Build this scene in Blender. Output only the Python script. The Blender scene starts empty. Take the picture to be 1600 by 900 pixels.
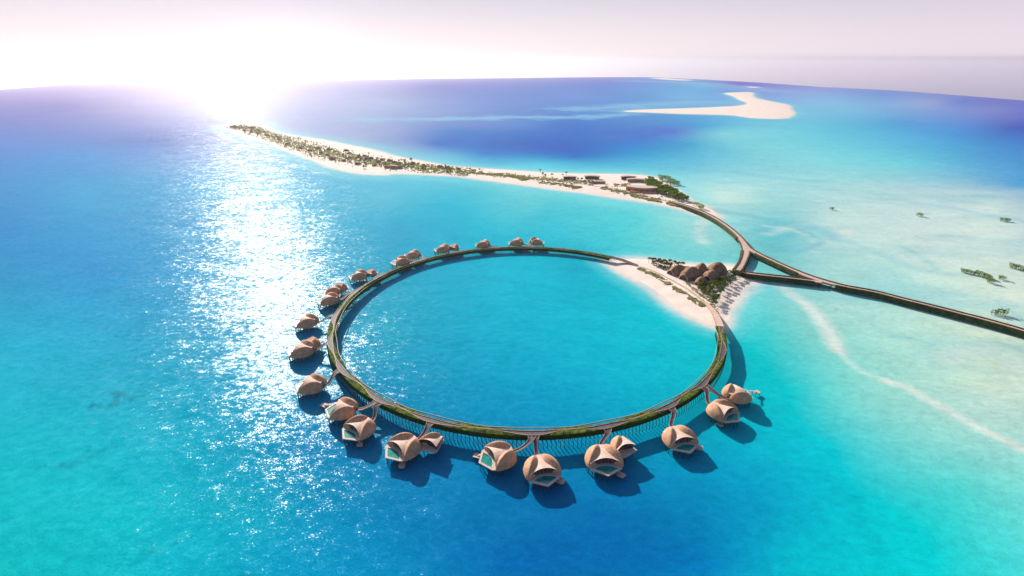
import bpy, bmesh, math, random, os
import numpy as np
from mathutils import Vector, Matrix, noise as mnoise
random.seed(7); rng = np.random.default_rng(7)
C = bpy.data.collections.new('resort'); bpy.context.scene.collection.children.link(C)
scene = bpy.context.scene
R_ = math.radians; PI = math.pi

# ------------------------------------------------------------------ camera
H = 200.0; F = 800.0; PITCH = math.atan(358/F)
cam = bpy.data.cameras.new('camera'); cam.sensor_width = 36; cam.lens = 36*F/1600
cam.clip_start = 1; cam.clip_end = 60000
co = bpy.data.objects.new('camera', cam); C.objects.link(co)
co.location = (0, 0, H); co.rotation_euler = (PI/2-PITCH, 0, 0); scene.camera = co
SP, CP = math.sin(PITCH), math.cos(PITCH)

# the sea bends away: a horizon closer on the right than in the middle
def dirpx(px, py):
    u = (px-800)/F; t = (py-450)/F
    return u, CP-t*SP, -(SP+t*CP)
hz = [(0,140),(100,132.5),(200,130),(350,128.5),(500,125.5),(800,122),(950,120.5),(1007,120.5),(1084,123.5),(1187,129),(1277,135.5),(1400,141.5),(1600,157)]
HA = []; HD = []
for px, py in hz:
    x, y, z = dirpx(px, py); HA.append(math.atan2(x, y)); HD.append(-z/math.hypot(x, y))
HA = np.array(HA); HD = np.array(HD)
def kcurv(az):
    d = np.interp(az, HA, HD); return d*d/(4*H)
def drop(x, y):
    return kcurv(np.arctan2(x, y))*(x*x+y*y)
def at(px, py, z=0.0):
    """the point z metres above the water that the photograph shows at this pixel"""
    dx, dy, dz = dirpx(px, py); k = float(kcurv(math.atan2(dx, dy))); rr = dx*dx+dy*dy
    h = H-z; a = k*rr; s = h/(-dz)
    for _ in range(12): s = (h+a*s*s)/(-dz)
    return Vector((dx*s, dy*s, z-a*s*s))
def lift(x, y, z=0.0): return Vector((x, y, z-float(drop(x, y))))

# ------------------------------------------------------------------ helpers
def mesh_obj(name, verts, faces, mat=None, parent=None, smooth=False, **props):
    me = bpy.data.meshes.new(name); me.from_pydata([tuple(v) for v in verts], [], faces); me.validate()
    if mat: me.materials.append(mat)
    if smooth: me.polygons.foreach_set('use_smooth', [True]*len(me.polygons))
    me.update()
    o = bpy.data.objects.new(name, me); C.objects.link(o)
    if parent: o.parent = parent
    for k, v in props.items(): o[k] = v
    return o
def empty(name, loc, rz=0, label=None, category=None, group=None):
    o = bpy.data.objects.new(name, None); C.objects.link(o); o.empty_display_size = 1
    o.location = loc; o.rotation_euler = (0, 0, rz)
    if label: o['label'] = label
    if category: o['category'] = category
    if group: o['group'] = group
    return o
class MB:
    def __init__(s): s.v = []; s.f = []
    def add(s, vs, fs):
        b = len(s.v); s.v += [tuple(v) for v in vs]; s.f += [tuple(i+b for i in f) for f in fs]
    def prism(s, poly, z0, z1):
        n = len(poly); vs = [(p[0], p[1], z0) for p in poly]+[(p[0], p[1], z1) for p in poly]
        a = sum(poly[i][0]*poly[(i+1)%n][1]-poly[(i+1)%n][0]*poly[i][1] for i in range(n))
        fs = [tuple(range(n))[::-1], tuple(range(n, 2*n))]+[(i, (i+1)%n, n+(i+1)%n, n+i) for i in range(n)]
        if a < 0: fs = [f[::-1] for f in fs]
        s.add(vs, fs)
    def box(s, c, d, rz=0):
        cs, sn = math.cos(rz), math.sin(rz)
        P = [(c[0]+x*cs-y*sn, c[1]+x*sn+y*cs) for x, y in ((-d[0]/2,-d[1]/2),(d[0]/2,-d[1]/2),(d[0]/2,d[1]/2),(-d[0]/2,d[1]/2))]
        s.prism(P, c[2]-d[2]/2, c[2]+d[2]/2)
    def tube(s, pts, rad, n=6):
        rads = rad if isinstance(rad, (list, tuple)) else [rad]*len(pts)
        rings = []
        pts = [Vector(p) for p in pts]
        for i, p in enumerate(pts):
            d = (pts[min(i+1, len(pts)-1)]-pts[max(i-1, 0)]).normalized()
            a = d.orthogonal().normalized() if abs(d.z) > .9 else d.cross(Vector((0,0,1))).normalized()
            if i and (a.dot(pa) < 0): a = -a
            pa = a; b = d.cross(a)
            rings.append([p+rads[i]*(a*math.cos(2*PI*k/n)+b*math.sin(2*PI*k/n)) for k in range(n)])
        vs = [v for r in rings for v in r]; fs = []
        for i in range(len(rings)-1):
            for k in range(n):
                fs.append((i*n+k, i*n+(k+1)%n, (i+1)*n+(k+1)%n, (i+1)*n+k))
        fs.append(tuple(range(n))[::-1]); fs.append(tuple((len(rings)-1)*n+k for k in range(n)))
        s.add(vs, fs)
    def grid(s, rows, flip=False):
        m = len(rows[0]); vs = [v for r in rows for v in r]; fs = []
        for i in range(len(rows)-1):
            for k in range(m-1):
                f = (i*m+k, i*m+k+1, (i+1)*m+k+1, (i+1)*m+k); fs.append(f[::-1] if flip else f)
        s.add(vs, fs)
    def build(s, name, mat, parent=None, smooth=False, **props):
        return mesh_obj(name, s.v, s.f, mat, parent, smooth, **props)

# ------------------------------------------------------------------ materials
def mat(name, col, rough=.8, spec=.3, bump=None, var=None, metallic=0):
    """col linear; var=(scale, dark colour, light colour) noise variation in metres; bump=(scale, dist)"""
    m = bpy.data.materials.new(name); m.use_nodes = True; nt = m.node_tree; N = nt.nodes; L = nt.links
    b = N['Principled BSDF']; b.inputs['Base Color'].default_value = (*col, 1)
    b.inputs['Roughness'].default_value = rough; b.inputs['Specular IOR Level'].default_value = spec; b.inputs['Metallic'].default_value = metallic
    g = N.new('ShaderNodeNewGeometry')
    if var:
        n = N.new('ShaderNodeTexNoise'); n.inputs['Scale'].default_value = var[0]; n.inputs['Detail'].default_value = 4
        L.new(g.outputs['Position'], n.inputs['Vector'])
        r = N.new('ShaderNodeValToRGB'); r.color_ramp.elements[0].position = .35; r.color_ramp.elements[1].position = .65
        r.color_ramp.elements[0].color = (*var[1], 1); r.color_ramp.elements[1].color = (*var[2], 1)
        L.new(n.outputs['Fac'], r.inputs['Fac']); L.new(r.outputs['Color'], b.inputs['Base Color'])
    if bump:
        n = N.new('ShaderNodeTexNoise'); n.inputs['Scale'].default_value = bump[0]; n.inputs['Detail'].default_value = 3
        L.new(g.outputs['Position'], n.inputs['Vector'])
        u = N.new('ShaderNodeBump'); u.inputs['Distance'].default_value = bump[1]; u.inputs['Strength'].default_value = 1
        L.new(n.outputs['Fac'], u.inputs['Height']); L.new(u.outputs['Normal'], b.inputs['Normal'])
    return m

def leaf_mat(name, lo, hi, sc_=.22, tr=.45):
    """leaves let light through: diffuse plus translucent"""
    m = bpy.data.materials.new(name); m.use_nodes = True; nt = m.node_tree; N = nt.nodes; L = nt.links; N.remove(N['Principled BSDF'])
    g = N.new('ShaderNodeNewGeometry'); n = N.new('ShaderNodeTexNoise'); n.inputs['Scale'].default_value = sc_; n.inputs['Detail'].default_value = 4
    L.new(g.outputs['Position'], n.inputs['Vector']); r = N.new('ShaderNodeValToRGB')
    for e, p, c in zip(r.color_ramp.elements, (.35, .65), (lo, hi)): e.position = p; e.color = (*c, 1)
    L.new(n.outputs['Fac'], r.inputs['Fac']); d = N.new('ShaderNodeBsdfDiffuse'); t = N.new('ShaderNodeBsdfTranslucent'); x = N.new('ShaderNodeMixShader')
    L.new(r.outputs['Color'], d.inputs['Color']); L.new(r.outputs['Color'], t.inputs['Color']); x.inputs[0].default_value = tr
    L.new(d.outputs[0], x.inputs[1]); L.new(t.outputs[0], x.inputs[2]); L.new(x.outputs[0], N['Material Output'].inputs['Surface']); return m

# ------------------------------------------------------------------ light, sky
SUN_AZ = R_(-27); SUN_EL = R_(26)
EXPO = 0.55
sd = bpy.data.lights.new('sun', 'SUN'); sd.energy = 4.9; sd.angle = R_(.5); sd.color = (1, .93, .84)
so = bpy.data.objects.new('sun', sd); C.objects.link(so)
sv = Vector((math.sin(SUN_AZ)*math.cos(SUN_EL), math.cos(SUN_AZ)*math.cos(SUN_EL), math.sin(SUN_EL)))
so.rotation_euler = sv.to_track_quat('Z', 'Y').to_euler(); so.location = (0, 0, 500)
w = bpy.data.worlds.new('World'); scene.world = w; w.use_nodes = True
nt = w.node_tree; N = nt.nodes; L = nt.links; N.clear()
def nd(t, **k):
    n = N.new(t)
    for a, v in k.items(): setattr(n, a, v)
    return n
out = nd('ShaderNodeOutputWorld'); bg = nd('ShaderNodeBackground'); L.new(bg.outputs[0], out.inputs[0]); bg.inputs[1].default_value = .09
sky = nd('ShaderNodeTexSky', sky_type='NISHITA', sun_disc=False, sun_elevation=SUN_EL, sun_rotation=SUN_AZ, altitude=0, air_density=1, dust_density=2)
tc = nd('ShaderNodeTexCoord'); nrm = nd('ShaderNodeVectorMath', operation='NORMALIZE'); L.new(tc.outputs['Generated'], nrm.inputs[0])
sep = nd('ShaderNodeSeparateXYZ'); L.new(nrm.outputs[0], sep.inputs[0])
def ramp(src, stops, interp='LINEAR'):
    r = nd('ShaderNodeValToRGB'); r.color_ramp.interpolation = interp
    e = r.color_ramp.elements
    while len(e) < len(stops): e.new(.5)
    for i, (p, c) in enumerate(stops):
        e[i].position = p; e[i].color = (*c, 1) if len(c) == 3 else c
    L.new(src, r.inputs['Fac']); return r.outputs['Color']
def mrange(src, a, b, c=0, d=1, smooth=True):
    m = nd('ShaderNodeMapRange'); m.interpolation_type = 'SMOOTHSTEP' if smooth else 'LINEAR'
    for i, v in zip(range(1, 5), (a, b, c, d)): m.inputs[i].default_value = v
    L.new(src, m.inputs[0]); return m.outputs[0]
def mix(f, a, b, mode='MIX'):
    m = nd('ShaderNodeMix', data_type='RGBA', blend_type=mode)
    for i, s in ((0, f), (6, a), (7, b)):
        if hasattr(s, 'links'): L.new(s, m.inputs[i])
        elif i == 0: m.inputs[0].default_value = s
        else: m.inputs[i].default_value = (*s, 1)
    return m.outputs[2]
SK = 1/.09     # colours below are radiances before the .09 strength
def lin(c): return tuple(((v/255)/12.92 if v/255 <= .04045 else ((v/255+.055)/1.055)**2.4) for v in c)
def sc(c, k): return tuple(v*k for v in c)
E2 = 2**-EXPO
def skc(c, k=1): return sc(lin(c), E2*k)
# elevation sin in -.12 .. .12 -> 0..1
el = mrange(sep.outputs['Z'], -.12, .30, 0, 1, False)
def ep(deg): return (math.sin(R_(deg))+.12)/.42
left = ramp(el, [(ep(-4), skc((244,228,242))), (ep(-1.9), skc((250,238,246))), (ep(-.25), skc((255,253,253))), (ep(.12), skc((255,243,242))), (ep(2.2), skc((250,236,240))), (ep(6), skc((215,214,228))), (ep(14), skc((120,150,205)))])
right = ramp(el, [(ep(-4), skc((196,188,222))), (ep(-2.4), skc((212,202,232))), (ep(-.25), skc((255,238,250), 1.1)), (ep(.12), skc((244,229,239))), (ep(2.2), skc((236,222,232))), (ep(6), skc((205,204,220))), (ep(14), skc((120,150,205)))])
azd = nd('ShaderNodeVectorMath', operation='DOT_PRODUCT'); L.new(nrm.outputs[0], azd.inputs[0]); azd.inputs[1].default_value = (math.sin(R_(-40)), math.cos(R_(-40)), 0)
near = mix(mrange(azd.outputs['Value'], .15, .85), right, left)
# forward glare round the sun's bearing, low in the sea air
fl = nd('ShaderNodeVectorMath', operation='MULTIPLY'); L.new(nrm.outputs[0], fl.inputs[0]); fl.inputs[1].default_value = (1, 1, 1.9)
fn = nd('ShaderNodeVectorMath', operation='NORMALIZE'); L.new(fl.outputs[0], fn.inputs[0])
gd = nd('ShaderNodeVectorMath', operation='DOT_PRODUCT'); L.new(fn.outputs[0], gd.inputs[0]); gd.inputs[1].default_value = (math.sin(R_(-22)), math.cos(R_(-22)), 0)
gsum = None
for ex, cc in ((900, (.30, .28, .27)), (200, (.16, .14, .14)), (34, (.03, .022, .025))):
    pw = nd('ShaderNodeMath', operation='POWER', use_clamp=True); L.new(gd.outputs['Value'], pw.inputs[0]); pw.inputs[1].default_value = ex
    ga = nd('ShaderNodeVectorMath', operation='SCALE'); ga.inputs[0].default_value = cc; L.new(pw.outputs[0], ga.inputs['Scale'])
    if gsum:
        gs = nd('ShaderNodeVectorMath', operation='ADD'); L.new(gsum.outputs[0], gs.inputs[0]); L.new(ga.outputs[0], gs.inputs[1]); gsum = gs
    else: gsum = ga
gs = gsum
low = mix(1.0, near, gs.outputs[0], 'ADD')
lows = nd('ShaderNodeVectorMath', operation='SCALE'); L.new(low, lows.inputs[0]); lows.inputs['Scale'].default_value = SK
fac = mrange(sep.outputs['Z'], math.sin(R_(6)), math.sin(R_(24)))
L.new(mix(fac, lows.outputs[0], sky.outputs[0]), bg.inputs[0])
scene.view_settings.view_transform = 'Standard'; scene.view_settings.look = 'None'
scene.view_settings.exposure = EXPO; scene.view_settings.gamma = 1
scene.cycles.use_denoising = True; scene.cycles.volume_bounces = 0
scene.cycles.max_bounces = 6; scene.cycles.use_fast_gi = False
scene.cycles.caustics_reflective = False; scene.cycles.caustics_refractive = False

# ------------------------------------------------------------------ coast outlines (pixels of the photograph, put on the sea surface)
SPIT = [(350,199.5),(362,196),(378,192.5),(395,191),(410,196),(430,207),(460,212),(500,218),(541,226),(580,234),(620,245),(655,251.5),(694,258.5),(740,263),(787,266),(844,269.7),(900,272),(950,272.5),(998,274),(1025,278),(1039,286),(1052,295),(1076,313),(1104,324),(1120,334),(1123,338),
 (1110,339),(1096,337),(1076,330),(1055,324.5),(1022,317.5),(990,312.5),(957,307.8),(925,302.5),(881,297),(825,289.5),(769,282),(712,275),(656,272),(619,271),(602,272.5),(575,271.5),(550,268.5),(515,260.5),(497,252),(462,240),(424,224),(398,216),(375,209),(358,202)]
ISLE = [(952,410.5),(965,407),(982,404.5),(1012,405),(1041,409),(1075,413.5),(1109,416.5),(1149,417),(1158,425),(1181,433),(1177,440),(1168,447.6),(1154,459.4),(1143,474.6),(1135,490),(1129,505),(1119,508.5),(1100,502),(1075,490),(1050,474.6),(1024,454),(999,439),(974,425.6),(957,414)]
BANK = [(976,174),(1007,171.5),(1075,169.3),(1131,167),(1158,165),(1167,161),(1154,155),(1147,150.6),(1133,146),(1154,144.3),(1174,144.3),(1177,151.8),(1199,157.4),(1230,164),(1235,172),(1239,177),(1230,183.7),(1210,185.5),(1178,184.4),(1142,180),(1075,178),(1019,176)]
BANK2 = [(1018,122.3),(1040,122.2),(1060,123.6),(1079,125),(1070,125.8),(1045,124.6)]
BANK3 = [(1168,136),(1177,135.4),(1185,136.2),(1177,137)]
def world_poly(P, z=0):
    out = []
    for p in P:
        v = at(p[0], p[1], z); out.append((v.x, v.y))
    return out
def smooth_poly(P, n=4):
    out = []; m = len(P)
    for i in range(m):
        p0, p1, p2, p3 = (np.array(P[(i+j-1) % m]) for j in range(4))
        for k in range(n):
            t = k/n
            out.append(tuple(.5*((2*p1)+(-p0+p2)*t+(2*p0-5*p1+4*p2-p3)*t*t+(-p0+3*p1-3*p2+p3)*t**3)))
    return out
def smooth_line(P, n=6):
    out = []; m = len(P)
    for i in range(m-1):
        p0, p1, p2, p3 = (np.array(P[min(max(i+j-1, 0), m-1)], float) for j in range(4))
        for k in range(n):
            t = k/n
            out.append(.5*((2*p1)+(-p0+p2)*t+(2*p0-5*p1+4*p2-p3)*t*t+(-p0+3*p1-3*p2+p3)*t**3))
    out.append(np.array(P[-1], float)); return out
def segdist(X, Y, P, closed=True):
    P = np.array(P); n = len(P); d = np.full(X.shape, 1e12)
    for i in range(n if closed else n-1):
        a = P[i]; b = P[(i+1) % n]; ab = b-a; L2 = max((ab*ab).sum(), 1e-9)
        t = np.clip(((X-a[0])*ab[0]+(Y-a[1])*ab[1])/L2, 0, 1)
        d = np.minimum(d, (X-a[0]-t*ab[0])**2+(Y-a[1]-t*ab[1])**2)
    return np.sqrt(d)
def inside(X, Y, P):
    P = np.array(P); n = len(P); r = np.zeros(X.shape, bool)
    for i in range(n):
        x1, y1 = P[i]; x2, y2 = P[(i+1) % n]
        c = ((y1 > Y) != (y2 > Y)) & (X < (x2-x1)*(Y-y1)/(y2-y1+1e-12)+x1); r ^= c
    return r
LANDS = {k: smooth_poly(world_poly(P)) for k, P in (('spit', SPIT), ('isle', ISLE), ('bank', BANK), ('bank2', BANK2), ('bank3', BANK3))}
def fbm(X, Y, s, seed=0, octs=4):
    """cheap value noise in numpy, about -1..1"""
    out = np.zeros(X.shape); a = 1; tot = 0
    for o in range(octs):
        gx = X/s+seed*17.3+o*31.7; gy = Y/s+seed*9.1+o*13.3
        ix = np.floor(gx).astype(np.int64); iy = np.floor(gy).astype(np.int64); fx = gx-ix; fy = gy-iy
        fx = fx*fx*(3-2*fx); fy = fy*fy*(3-2*fy)
        def h(i, j):
            v = (i*374761393+j*668265263+seed*1442695) & 0xffffffff
            v = ((v ^ (v >> 13))*1274126177) & 0xffffffff
            return ((v ^ (v >> 16)) & 0xffff)/32767.5-1
        out += a*((h(ix, iy)*(1-fx)+h(ix+1, iy)*fx)*(1-fy)+(h(ix, iy+1)*(1-fx)+h(ix+1, iy+1)*fx)*fy)
        tot += a; a *= .5; s *= .5
    return out/tot

# water colour at chosen places (pixel, linear albedo); far lavender includes reflected sky
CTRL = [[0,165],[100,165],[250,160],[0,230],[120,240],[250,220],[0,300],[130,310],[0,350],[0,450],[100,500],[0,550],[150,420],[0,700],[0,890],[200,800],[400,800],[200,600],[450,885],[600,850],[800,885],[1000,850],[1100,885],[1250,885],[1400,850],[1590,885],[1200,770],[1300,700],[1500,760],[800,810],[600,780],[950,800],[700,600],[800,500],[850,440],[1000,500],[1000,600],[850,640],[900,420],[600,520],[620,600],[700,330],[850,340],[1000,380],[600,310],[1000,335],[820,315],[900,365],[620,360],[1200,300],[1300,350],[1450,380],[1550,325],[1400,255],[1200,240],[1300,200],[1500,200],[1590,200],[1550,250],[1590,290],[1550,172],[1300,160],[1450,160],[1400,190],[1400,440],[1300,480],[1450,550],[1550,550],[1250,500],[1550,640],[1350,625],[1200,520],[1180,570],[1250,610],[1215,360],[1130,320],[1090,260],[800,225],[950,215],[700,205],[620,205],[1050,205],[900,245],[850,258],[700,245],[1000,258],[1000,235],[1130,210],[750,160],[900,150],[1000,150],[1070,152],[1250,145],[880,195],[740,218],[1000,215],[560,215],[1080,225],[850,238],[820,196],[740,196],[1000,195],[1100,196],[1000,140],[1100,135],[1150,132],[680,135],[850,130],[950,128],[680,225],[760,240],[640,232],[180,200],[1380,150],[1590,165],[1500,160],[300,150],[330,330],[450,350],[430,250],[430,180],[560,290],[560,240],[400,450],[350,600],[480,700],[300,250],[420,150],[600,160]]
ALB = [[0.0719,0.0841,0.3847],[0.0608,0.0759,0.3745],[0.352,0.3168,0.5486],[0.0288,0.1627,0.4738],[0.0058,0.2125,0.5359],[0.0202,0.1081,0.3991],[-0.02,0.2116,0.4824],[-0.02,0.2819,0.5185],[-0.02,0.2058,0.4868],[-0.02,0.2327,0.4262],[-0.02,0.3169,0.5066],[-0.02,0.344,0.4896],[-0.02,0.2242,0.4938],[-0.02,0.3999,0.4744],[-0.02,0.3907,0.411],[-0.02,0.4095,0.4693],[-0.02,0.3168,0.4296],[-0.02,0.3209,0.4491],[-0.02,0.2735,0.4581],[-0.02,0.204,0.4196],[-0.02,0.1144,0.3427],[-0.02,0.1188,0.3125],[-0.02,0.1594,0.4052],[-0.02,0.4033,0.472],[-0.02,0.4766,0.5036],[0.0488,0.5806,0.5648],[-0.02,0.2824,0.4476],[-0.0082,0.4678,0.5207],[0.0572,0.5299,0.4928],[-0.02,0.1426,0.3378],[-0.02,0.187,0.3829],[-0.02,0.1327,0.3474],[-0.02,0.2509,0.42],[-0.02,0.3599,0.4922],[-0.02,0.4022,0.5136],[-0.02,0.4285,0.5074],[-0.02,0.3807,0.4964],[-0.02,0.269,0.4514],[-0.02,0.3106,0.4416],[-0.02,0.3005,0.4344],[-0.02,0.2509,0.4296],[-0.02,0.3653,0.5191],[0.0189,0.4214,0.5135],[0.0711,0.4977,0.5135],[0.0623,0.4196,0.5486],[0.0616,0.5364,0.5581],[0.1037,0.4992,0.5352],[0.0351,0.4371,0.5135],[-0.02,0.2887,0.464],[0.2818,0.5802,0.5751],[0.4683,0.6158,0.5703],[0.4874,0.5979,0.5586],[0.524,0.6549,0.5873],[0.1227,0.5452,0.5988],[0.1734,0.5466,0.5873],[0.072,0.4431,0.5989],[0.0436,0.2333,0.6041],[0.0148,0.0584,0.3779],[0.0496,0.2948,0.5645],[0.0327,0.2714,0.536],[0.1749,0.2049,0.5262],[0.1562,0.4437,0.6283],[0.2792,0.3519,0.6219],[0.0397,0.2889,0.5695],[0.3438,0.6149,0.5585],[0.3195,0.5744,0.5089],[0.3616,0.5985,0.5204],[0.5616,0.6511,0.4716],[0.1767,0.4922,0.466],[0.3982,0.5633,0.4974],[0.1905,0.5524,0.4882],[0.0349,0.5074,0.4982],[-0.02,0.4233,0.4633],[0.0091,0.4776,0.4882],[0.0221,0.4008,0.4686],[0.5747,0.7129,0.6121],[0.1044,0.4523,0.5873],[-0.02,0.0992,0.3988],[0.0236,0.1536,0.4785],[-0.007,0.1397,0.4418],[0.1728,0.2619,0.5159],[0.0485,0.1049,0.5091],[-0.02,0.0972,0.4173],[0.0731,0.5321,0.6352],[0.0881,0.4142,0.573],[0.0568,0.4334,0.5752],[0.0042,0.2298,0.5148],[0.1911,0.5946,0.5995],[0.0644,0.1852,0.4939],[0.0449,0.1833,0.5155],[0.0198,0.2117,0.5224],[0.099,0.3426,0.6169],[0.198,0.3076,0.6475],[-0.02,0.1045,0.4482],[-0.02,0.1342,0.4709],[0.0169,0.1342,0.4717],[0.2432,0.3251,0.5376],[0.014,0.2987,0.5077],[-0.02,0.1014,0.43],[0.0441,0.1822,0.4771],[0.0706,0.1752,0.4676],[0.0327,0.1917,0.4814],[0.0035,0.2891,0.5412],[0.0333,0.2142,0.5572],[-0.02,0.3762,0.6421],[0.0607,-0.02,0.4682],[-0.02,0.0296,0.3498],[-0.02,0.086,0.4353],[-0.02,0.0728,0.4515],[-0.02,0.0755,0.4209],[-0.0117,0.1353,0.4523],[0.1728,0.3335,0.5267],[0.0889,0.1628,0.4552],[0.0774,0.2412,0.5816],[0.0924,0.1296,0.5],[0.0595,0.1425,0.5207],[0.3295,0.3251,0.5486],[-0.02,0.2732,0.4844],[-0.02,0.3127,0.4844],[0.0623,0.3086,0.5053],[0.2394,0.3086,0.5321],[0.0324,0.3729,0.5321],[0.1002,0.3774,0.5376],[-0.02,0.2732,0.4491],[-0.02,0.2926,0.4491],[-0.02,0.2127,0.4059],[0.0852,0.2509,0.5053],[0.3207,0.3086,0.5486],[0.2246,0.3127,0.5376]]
SEA_ROUGH = .18; WAVE = .8; HAZE = 5e-5; GLOSS = .15; GMAX = .085
# ------------------------------------------------------------------ sea
CP_ = np.array([(c[0], c[1]) for c in CTRL], float)
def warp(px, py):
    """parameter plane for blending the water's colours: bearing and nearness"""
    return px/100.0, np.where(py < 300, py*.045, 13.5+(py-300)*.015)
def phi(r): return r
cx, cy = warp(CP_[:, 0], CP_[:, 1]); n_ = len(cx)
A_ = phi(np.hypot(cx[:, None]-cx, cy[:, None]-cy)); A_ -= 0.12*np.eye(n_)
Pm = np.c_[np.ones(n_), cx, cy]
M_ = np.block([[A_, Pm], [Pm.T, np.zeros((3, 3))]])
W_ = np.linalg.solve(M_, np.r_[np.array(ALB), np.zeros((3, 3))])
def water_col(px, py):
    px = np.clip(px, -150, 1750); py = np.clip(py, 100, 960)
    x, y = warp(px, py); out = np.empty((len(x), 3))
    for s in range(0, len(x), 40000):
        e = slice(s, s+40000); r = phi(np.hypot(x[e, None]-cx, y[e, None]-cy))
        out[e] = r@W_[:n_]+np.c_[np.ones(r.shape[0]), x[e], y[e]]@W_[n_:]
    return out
def bearing_px(X, Y):
    """where a point of the flat sea lies in bearing/nearness terms"""
    dr = drop(X, Y); zc = -H-dr; fwd = Y*CP-zc*SP; up = Y*SP+zc*CP
    ok = fwd > 1; fwd = np.where(ok, fwd, 1)
    px = 800+F*X/fwd; py = 450-F*up/fwd
    return np.where(ok, px, np.sign(X)*5000), np.where(ok, py, 5000)
azs = np.r_[np.arange(-180, -60, 4), np.arange(-60, 60, .14), np.arange(60, 180, 4)]; azs = R_(1)*azs
rs = [40.0]
while rs[-1] < 17500: rs.append(rs[-1]*1.0105)
rs = np.array(rs)
AZ, RR = np.meshgrid(azs, rs); X = (np.sin(AZ)*RR).ravel(); Y = (np.cos(AZ)*RR).ravel()
X = np.r_[X, 0]; Y = np.r_[Y, 0]
Z = -drop(X, Y); Z[-1] = 0
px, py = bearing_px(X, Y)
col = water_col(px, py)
mz = Y > -200
near_m = (np.hypot(X, Y) < 3500) & (Y > 50)
# shallows round every coast: turquoise, then sand seen through clear water
def blendc(d, c, wmax, a=1.0, soft=None):
    f = np.clip(1-d/wmax, 0, 1); f = f*f*(3-2*f)*a
    col[:] = col*(1-f[:, None])+np.array(c)*f[:, None]
fx, fy = fbm(X, Y, 60, 3), fbm(X, Y, 60, 4)
SANDC = np.array((.76, .64, .57))
DL = {}
for key, wid, wsand in (('isle', 34, 15), ('spit', 85, 16), ('bank', 70, 20), ('bank2', 160, 40), ('bank3', 100, 40)):
    P = LANDS[key]; d = segdist(X, Y, P); d = np.where(inside(X, Y, P), 0, d); DL[key] = d
    dd = np.clip(d+fx*wid*.18, 0, None)
    blendc(dd, (.20, .60, .62), wid, .55)
    blendc(d, SANDC, wsand+fx*3, 1)
def bar(pts, wid, c, a, closed=False):
    P = [tuple(q) for q in smooth_line(world_poly(pts))]
    d = segdist(X+fx*wid*.5, Y+fy*wid*.5, P, closed); blendc(d, c, wid, a)
PALE = (.62, .66, .60); TEAL = (.13, .43, .49)
SHOAL = (.16, .42, .60)
bar([(590,187),(640,186),(720,185.5),(800,183),(900,183.5),(985,178)], 120, SHOAL, .8)
bar([(900,170),(960,168),(1010,164),(1100,160),(1150,160)], 220, SHOAL, .75)
bar([(1010,127),(1080,129),(1150,136),(1200,142)], 600, SHOAL, .6)
bar([(1222,445),(1240,458),(1262,475),(1285,500),(1302,520),(1313,545)], 12, PALE, .75)
bar([(1311,540),(1322,560),(1345,580),(1385,596)], 5, PALE, .45)
bar([(1385,596),(1420,608),(1470,635),(1530,668),(1600,702),(1700,750)], 8, PALE, .75)
bar([(1108,345),(1098,352),(1097,368),(1104,380)], 14, PALE, .5)
bar([(1200,366),(1225,358),(1250,352)], 16, PALE, .5)
bar([(1270,392),(1300,376),(1320,360)], 18, PALE, .5)
bar([(1130,330),(1180,338),(1240,350),(1290,362),(1305,375)], 20, TEAL, .6)
bar([(1150,350),(1180,352),(1200,362)], 13, TEAL, .55)
bar([(1200,385),(1240,392),(1290,382)], 14, TEAL, .5)
bar([(1430,318),(1490,325),(1560,340),(1640,352)], 22, (.2,.45,.58), .4)
bar([(1165,345),(1215,349),(1255,360),(1285,376),(1270,388),(1225,392),(1190,380)], 11, TEAL, .5)
bar([(1175,358),(1215,364),(1250,374),(1262,382)], 8, TEAL, .45)
bar([(1195,352),(1235,358),(1262,368)], 6, PALE, .5)
bar([(1080,262),(1140,268),(1210,278),(1270,282)], 24, (.16,.46,.58), .4)
bar([(1480,560),(1530,548),(1585,566),(1640,600)], 12, PALE, .5)
bar([(1560,535),(1600,552),(1640,575)], 8, (.30,.44,.40), .4)
bar([(1410,385),(1440,402),(1462,420)], 8, TEAL, .35)
bar([(1395,525),(1430,530),(1460,538)], 5, TEAL, .45)
bar([(1310,370),(1360,390),(1420,418),(1500,430)], 14, TEAL, .3)
bar([(1560,470),(1600,500),(1640,520)], 9, TEAL, .3)
bar([(1340,465),(1370,420),(1400,440)], 30, TEAL, .25)
# darker streaks over the pale flats, east side
st = fbm(X*.45+Y*.2, Y*1.3, 70, 9, 5)
pale = np.clip((col[:, 0]-.10)/.3, 0, 1)*(Y > 250)
s1 = np.clip((st-.05)*2.2, 0, 1)[:, None]*pale[:, None]*.42
col = col*(1-s1)+np.array(TEAL)*s1
# reef specks, lower left
sp1 = np.clip((fbm(X*.55, Y*1.6, 14, 11, 4)-.40)*5, 0, 1)*np.clip((480-px)/200, 0, 1)*np.clip((py-560)/80, 0, 1)*np.clip(.5+fbm(X, Y, 90, 5, 2)*2, 0, 1)
col = col*(1-.52*sp1[:, None])
brd = fbm(X, Y, 150, 21, 3)[:, None]; col = col*(1+.05*brd)
col = np.clip(col, 0.0005, .85)
na, nr = len(azs), len(rs)
i = np.arange(nr-1)[:, None]*na; k = np.arange(na); k2 = (k+1) % na
q = np.stack([i+k, i+na+k, i+na+k2, i+k2], -1).reshape(-1, 4)
fan = np.stack([np.full(na, nr*na), k, k2], -1)
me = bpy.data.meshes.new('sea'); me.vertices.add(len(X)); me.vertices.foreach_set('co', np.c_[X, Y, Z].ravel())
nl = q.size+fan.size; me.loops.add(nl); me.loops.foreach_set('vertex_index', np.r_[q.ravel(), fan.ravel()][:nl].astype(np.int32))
me.polygons.add(len(q)+len(fan)); me.polygons.foreach_set('loop_start', np.r_[np.arange(len(q))*4, len(q)*4+np.arange(len(fan))*3].astype(np.int32))
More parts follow.
